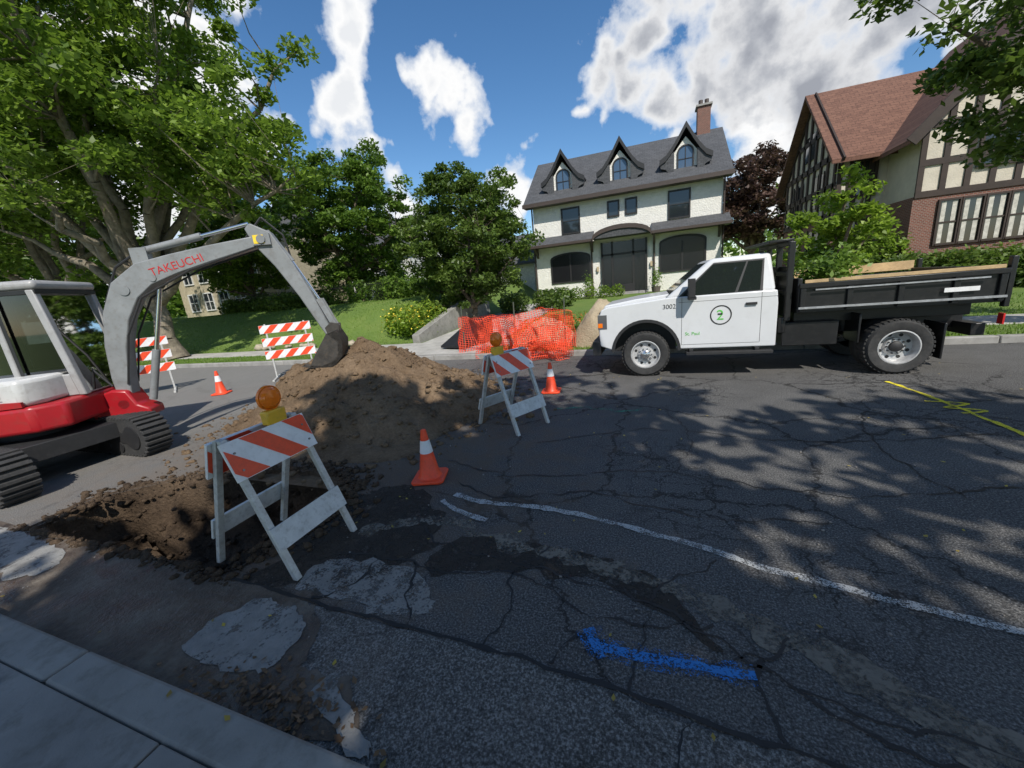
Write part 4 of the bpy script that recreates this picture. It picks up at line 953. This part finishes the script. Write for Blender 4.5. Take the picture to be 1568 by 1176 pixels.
a=B().mat(blp); a.box(-8.7,-7.2,1.9,3.0,.30,.52); a.tube((-8.1,2.5,.5),(-8.1,2.5,.64),.42,n=24)
a.box(-9.6,-9.5,1.65,3.25,.08,.5); a.box(-9.5,-8.7,1.95,2.05,.2,.35); a.box(-9.5,-8.7,2.85,2.95,.2,.35); a.obj('undercarriage_and_blade',ex,bevel=.01)
foot=Vector((-7.4,3.3,0)); ang=math.atan2(1.7,2.56)
TU=Matrix.Translation((-8.1,2.55,0))@Matrix.Rotation(ang,4,'Z')
plan=[(.80,-.55),(.80,.60),(.65,.76),(-.5,.78),(-.85,.55),(-.98,.0),(-.85,-.55),(-.5,-.76),(.55,-.74)]
a=B().mat(red); a.T=TU; a.prism(plan,.64,.98,'z'); a.obj('slew_deck',ex,bevel=.05,seg=3)
a=B().mat(M('body_panel_white',(.5,.5,.49),.35,0,.05,5,dirt=.35,dcol=(.25,.22,.18))); a.T=TU; a.prism([(.62,-.52),(.62,-.1),(-.85,-.1),(-.9,-.45),(-.5,-.72),(.5,-.70)],.982,1.32,'z'); a.prism([(-.45,-.1),(-.45,.74),(-.85,.5),(-.94,0),(-.88,-.1)],.982,1.55,'z')
a.obj('engine_cover',ex,bevel=.06,seg=3)
a=B().mat(red); a.T=TU; a.prism([(-.5,.985),(.5,.985),(.5,1.05),(.1,1.08),(-.5,1.2)],-.735,-.70); a.obj('side_stripe',ex)
cu0,cu1,cv0,cv1=-.42,.78,-.18,.74
a=B().mat(lg_); a.T=TU
def post(u,v,z0,z1,du=0,w_=.04): a.hexa([(u-w_,v-w_,z0),(u+w_,v-w_,z0),(u+w_,v+w_,z0),(u-w_,v+w_,z0),(u-w_+du,v-w_,z1),(u+w_+du,v-w_,z1),(u+w_+du,v+w_,z1),(u-w_+du,v+w_,z1)])
for v in (cv0,cv1):
    post(cu1,v,.98,2.40,-.16,.045); post(cu0,v,.98,2.40,.02,.05); post(.15,v,.98,2.40,0,.035)
    a.hexa([(cu0,v-.03,.985),(cu1,v-.03,.985),(cu1,v+.03,.985),(cu0,v+.03,.985),(cu0,v-.03,1.28),(cu1-.02,v-.03,1.28),(cu1-.02,v+.03,1.28),(cu0,v+.03,1.28)])
a.box(cu0,cu1,cv0,cv1,.984,1.02)
a.obj('cab_frame',ex,bevel=.015)
a=B().mat(lg_); a.T=TU; a.box(cu0-.08,cu1-.08,cv0-.05,cv1+.05,2.40,2.52); a.obj('cab_roof',ex,bevel=.05,seg=3)
dseal=M('dark_seal',(.015,.015,.016),.5)
a=B().mat(dseal); a.T=TU; a.box(cu0-.06,cu1-.10,cv0-.04,cv1+.04,2.345,2.399); a.box(-.25,.2,.05,.5,1.02,1.35); a.box(-.32,-.2,.05,.5,1.3,1.95); a.tube((.45,.1,1.02),(.45,.1,1.6),.02); a.tube((.45,.4,1.02),(.45,.4,1.6),.02)
a.box(cu0+.0,cu0+.03,cv0+.06,cv1-.06,1.0,2.34); a.box(cu0+.06,cu1-.1,cv1-.028,cv1-.018,1.03,1.7)
for v in (cv0-.036,): a.box(.20,.24,v-.008,v,1.3,2.34); a.box(cu0+.06,cu0+.1,v-.008,v,1.3,2.34)
a.box(.4,.7,.0,.5,1.02,1.3); a.obj('cab_interior',ex,bevel=.02)
tgm,nt,b=nodes('cab_tinted_glass'); tt=N(nt,'ShaderNodeBsdfTransparent'); tt.inputs[0].default_value=(.22,.26,.25,1); gg=N(nt,'ShaderNodeBsdfGlossy'); gg.inputs['Roughness'].default_value=.03
mx=N(nt,'ShaderNodeMixShader'); fr=N(nt,'ShaderNodeFresnel'); nt.links.new(fr.outputs[0],mx.inputs[0]); nt.links.new(tt.outputs[0],mx.inputs[1]); nt.links.new(gg.outputs[0],mx.inputs[2]); nt.links.new(mx.outputs[0],nt.nodes['Material Output'].inputs[0])
a=B().mat(tgm); a.T=TU
for v in (cv0,cv1): a.add([(cu0+.05,v,1.28),(cu1-.08,v,1.28),(cu1-.20,v,2.37),(cu0+.07,v,2.37)],[(0,1,2,3)])
a.add([(cu1,cv0+.05,1.0),(cu1,cv1-.05,1.0),(cu1-.16,cv1-.05,2.37),(cu1-.16,cv0+.05,2.37)],[(0,1,2,3)]); a.obj('cab_glass',ex)
TB=Matrix.Translation(foot)@Matrix.Rotation(ang,4,'Z')
a=B().mat(red); a.T=TB; a.prism([(-.42,.55),(-.42,.85),(-.1,.95),(.08,.92),(.16,.7),(.30,.62),(.30,.50),(0,.45)],-.17,.17); a.obj('boom_swing_bracket',ex,bevel=.03)
def beam(pl,hs,w_,mat,name,bev=.015):
    up_=[];lo_=[]
    for i,q in enumerate(pl):
        d=Vector(pl[min(i+1,len(pl)-1)])-Vector(pl[max(i-1,0)]); n_=Vector((-d.y,d.x)).normalized()
        up_.append((q[0]+n_.x*hs[i]/2,q[1]+n_.y*hs[i]/2)); lo_.append((q[0]-n_.x*hs[i]/2,q[1]-n_.y*hs[i]/2))
    a=B().mat(mat); a.T=TB; a.prism(up_+lo_[::-1],-w_/2,w_/2); return a.obj(name,ex,bevel=bev)
beam([(0,.72),(.02,1.1),(.09,1.55),(.22,1.98),(.42,2.32),(.70,2.52),(1.1,2.63),(1.6,2.74),(2.32,2.88)],[.17,.22,.26,.31,.35,.33,.27,.22,.14],.20,gry,'boom')
beam([(2.14,3.08),(2.30,2.90),(2.5,2.55),(2.72,2.05),(2.96,1.38)],[.11,.30,.25,.19,.12],.17,gry,'arm')
a=B().mat(gry); a.T=TB
a.box(2.18,2.42,-.13,.13,2.80,2.96); a.tube((2.3,-.15,2.88),(2.3,.15,2.88),.06); a.tube((0,-.17,.72),(0,.17,.72),.07)
a.tube((.70,0,2.83),(1.5,0,2.99),.05,n=14); a.tube((2.36,0,3.0),(2.62,.0,2.55),.045,n=14); a.tube((.28,0,.72),(.52,0,1.45),.05,n=14)
a.box(.60,.8,-.06,.06,2.62,2.88); a.tube((.42,-.115,2.32),(.42,.115,2.32),.07,n=18); a.tube((.8,-.112,2.46),(.8,.112,2.46),.05,n=14)
a.mat(cyl); a.tube((1.5,0,2.99),(2.14,0,3.12),.028,n=12); a.tube((2.62,0,2.55),(2.90,0,1.92),.027,n=12); a.tube((.52,0,1.45),(.80,0,2.32),.03,n=12)
a.mat(gry); a.prism([(2.86,1.95),(2.94,1.97),(3.10,1.52),(3.03,1.46)],-.09,-.06); a.prism([(2.86,1.95),(2.94,1.97),(3.10,1.52),(3.03,1.46)],.06,.09)
a.mat(blp)
for s_ in (-.11,.11):
    P=[(.1,s_,1.0),(.30,s_,1.7),(.6,s_,2.2),(1.3,s_,2.53),(2.2,s_,2.78)]; a.path(P,[.013]*5,6)
a.path([(.75,.03,2.9),(.3,.08,2.65),(.05,.1,2.2),(-.15,.1,1.5),(-.2,.1,.9)],[.016]*5,6); a.path([(2.05,.08,2.95),(2.3,.1,3.22),(2.55,.1,2.95),(2.6,.08,2.6)],[.015]*4,6)
a.path([(-.1,-.1,1.0),(-.3,-.12,1.35),(-.25,-.14,.95),(-.05,-.1,.8)],[.016]*4,6)
a.obj('hydraulics',ex,smooth=True,angle=40)
a=B().mat(M('worn_dark_bucket',(.05,.045,.04),.6,.3,.3,8,.3,30,.01,dirt=.5,dcol=(.12,.09,.06))); a.T=TB
bk_=[(3.08,1.46),(3.16,1.28),(3.12,1.05),(2.98,.90),(2.78,.86),(2.60,.92)]; bi=[(2.94,1.42),(3.07,1.26),(3.05,1.10),(2.95,.98),(2.79,.93),(2.62,.96)]
a.prism(bk_+bi[::-1],-.28,.28)
for s_ in (-.28,.262): a.prism([(2.94,1.42),(3.08,1.46),(3.16,1.28),(3.12,1.05),(2.98,.90),(2.78,.86),(2.60,.92),(2.72,1.12)],s_,s_+.018)
for i in range(4): a.prism([(2.62,.90),(2.62,.96),(2.48,.955)],-.26+i*.155,-.20+i*.155)
for s_ in (-.1,.07): a.prism([(2.9,1.5),(3.0,1.58),(3.12,1.55),(3.1,1.35),(2.95,1.28)],s_,s_+.03)
a.obj('bucket',ex,bevel=.006)
uu=Vector((math.cos(ang),math.sin(ang),0)); vv=Vector((-math.sin(ang),math.cos(ang),0)); redd=M('red_lettering',(.45,.02,.02),.4)
dirb=Vector((1.0,.235)).normalized(); pb_=foot+uu*.80-vv*.103; pb_.z=2.48
textobj('boom_lettering','TAKEUCHI',.15,pb_,uu*dirb.x+Vector((0,0,dirb.y)),uu*-dirb.y+Vector((0,0,dirb.x)),redd,ex)
pb_=Vector((-8.1,2.55,0))+uu*-.1-vv*.745; pb_.z=1.12
textobj('model_lettering','TB235-2',.12,pb_,uu,(0,0,1),redd,ex)
a=B().mat(M('yellow_sticker',(.8,.55,.03),.5)); a.T=TB; a.box(2.2,2.34,-.136,-.1305,2.82,2.94); a.obj('warning_sticker',ex)
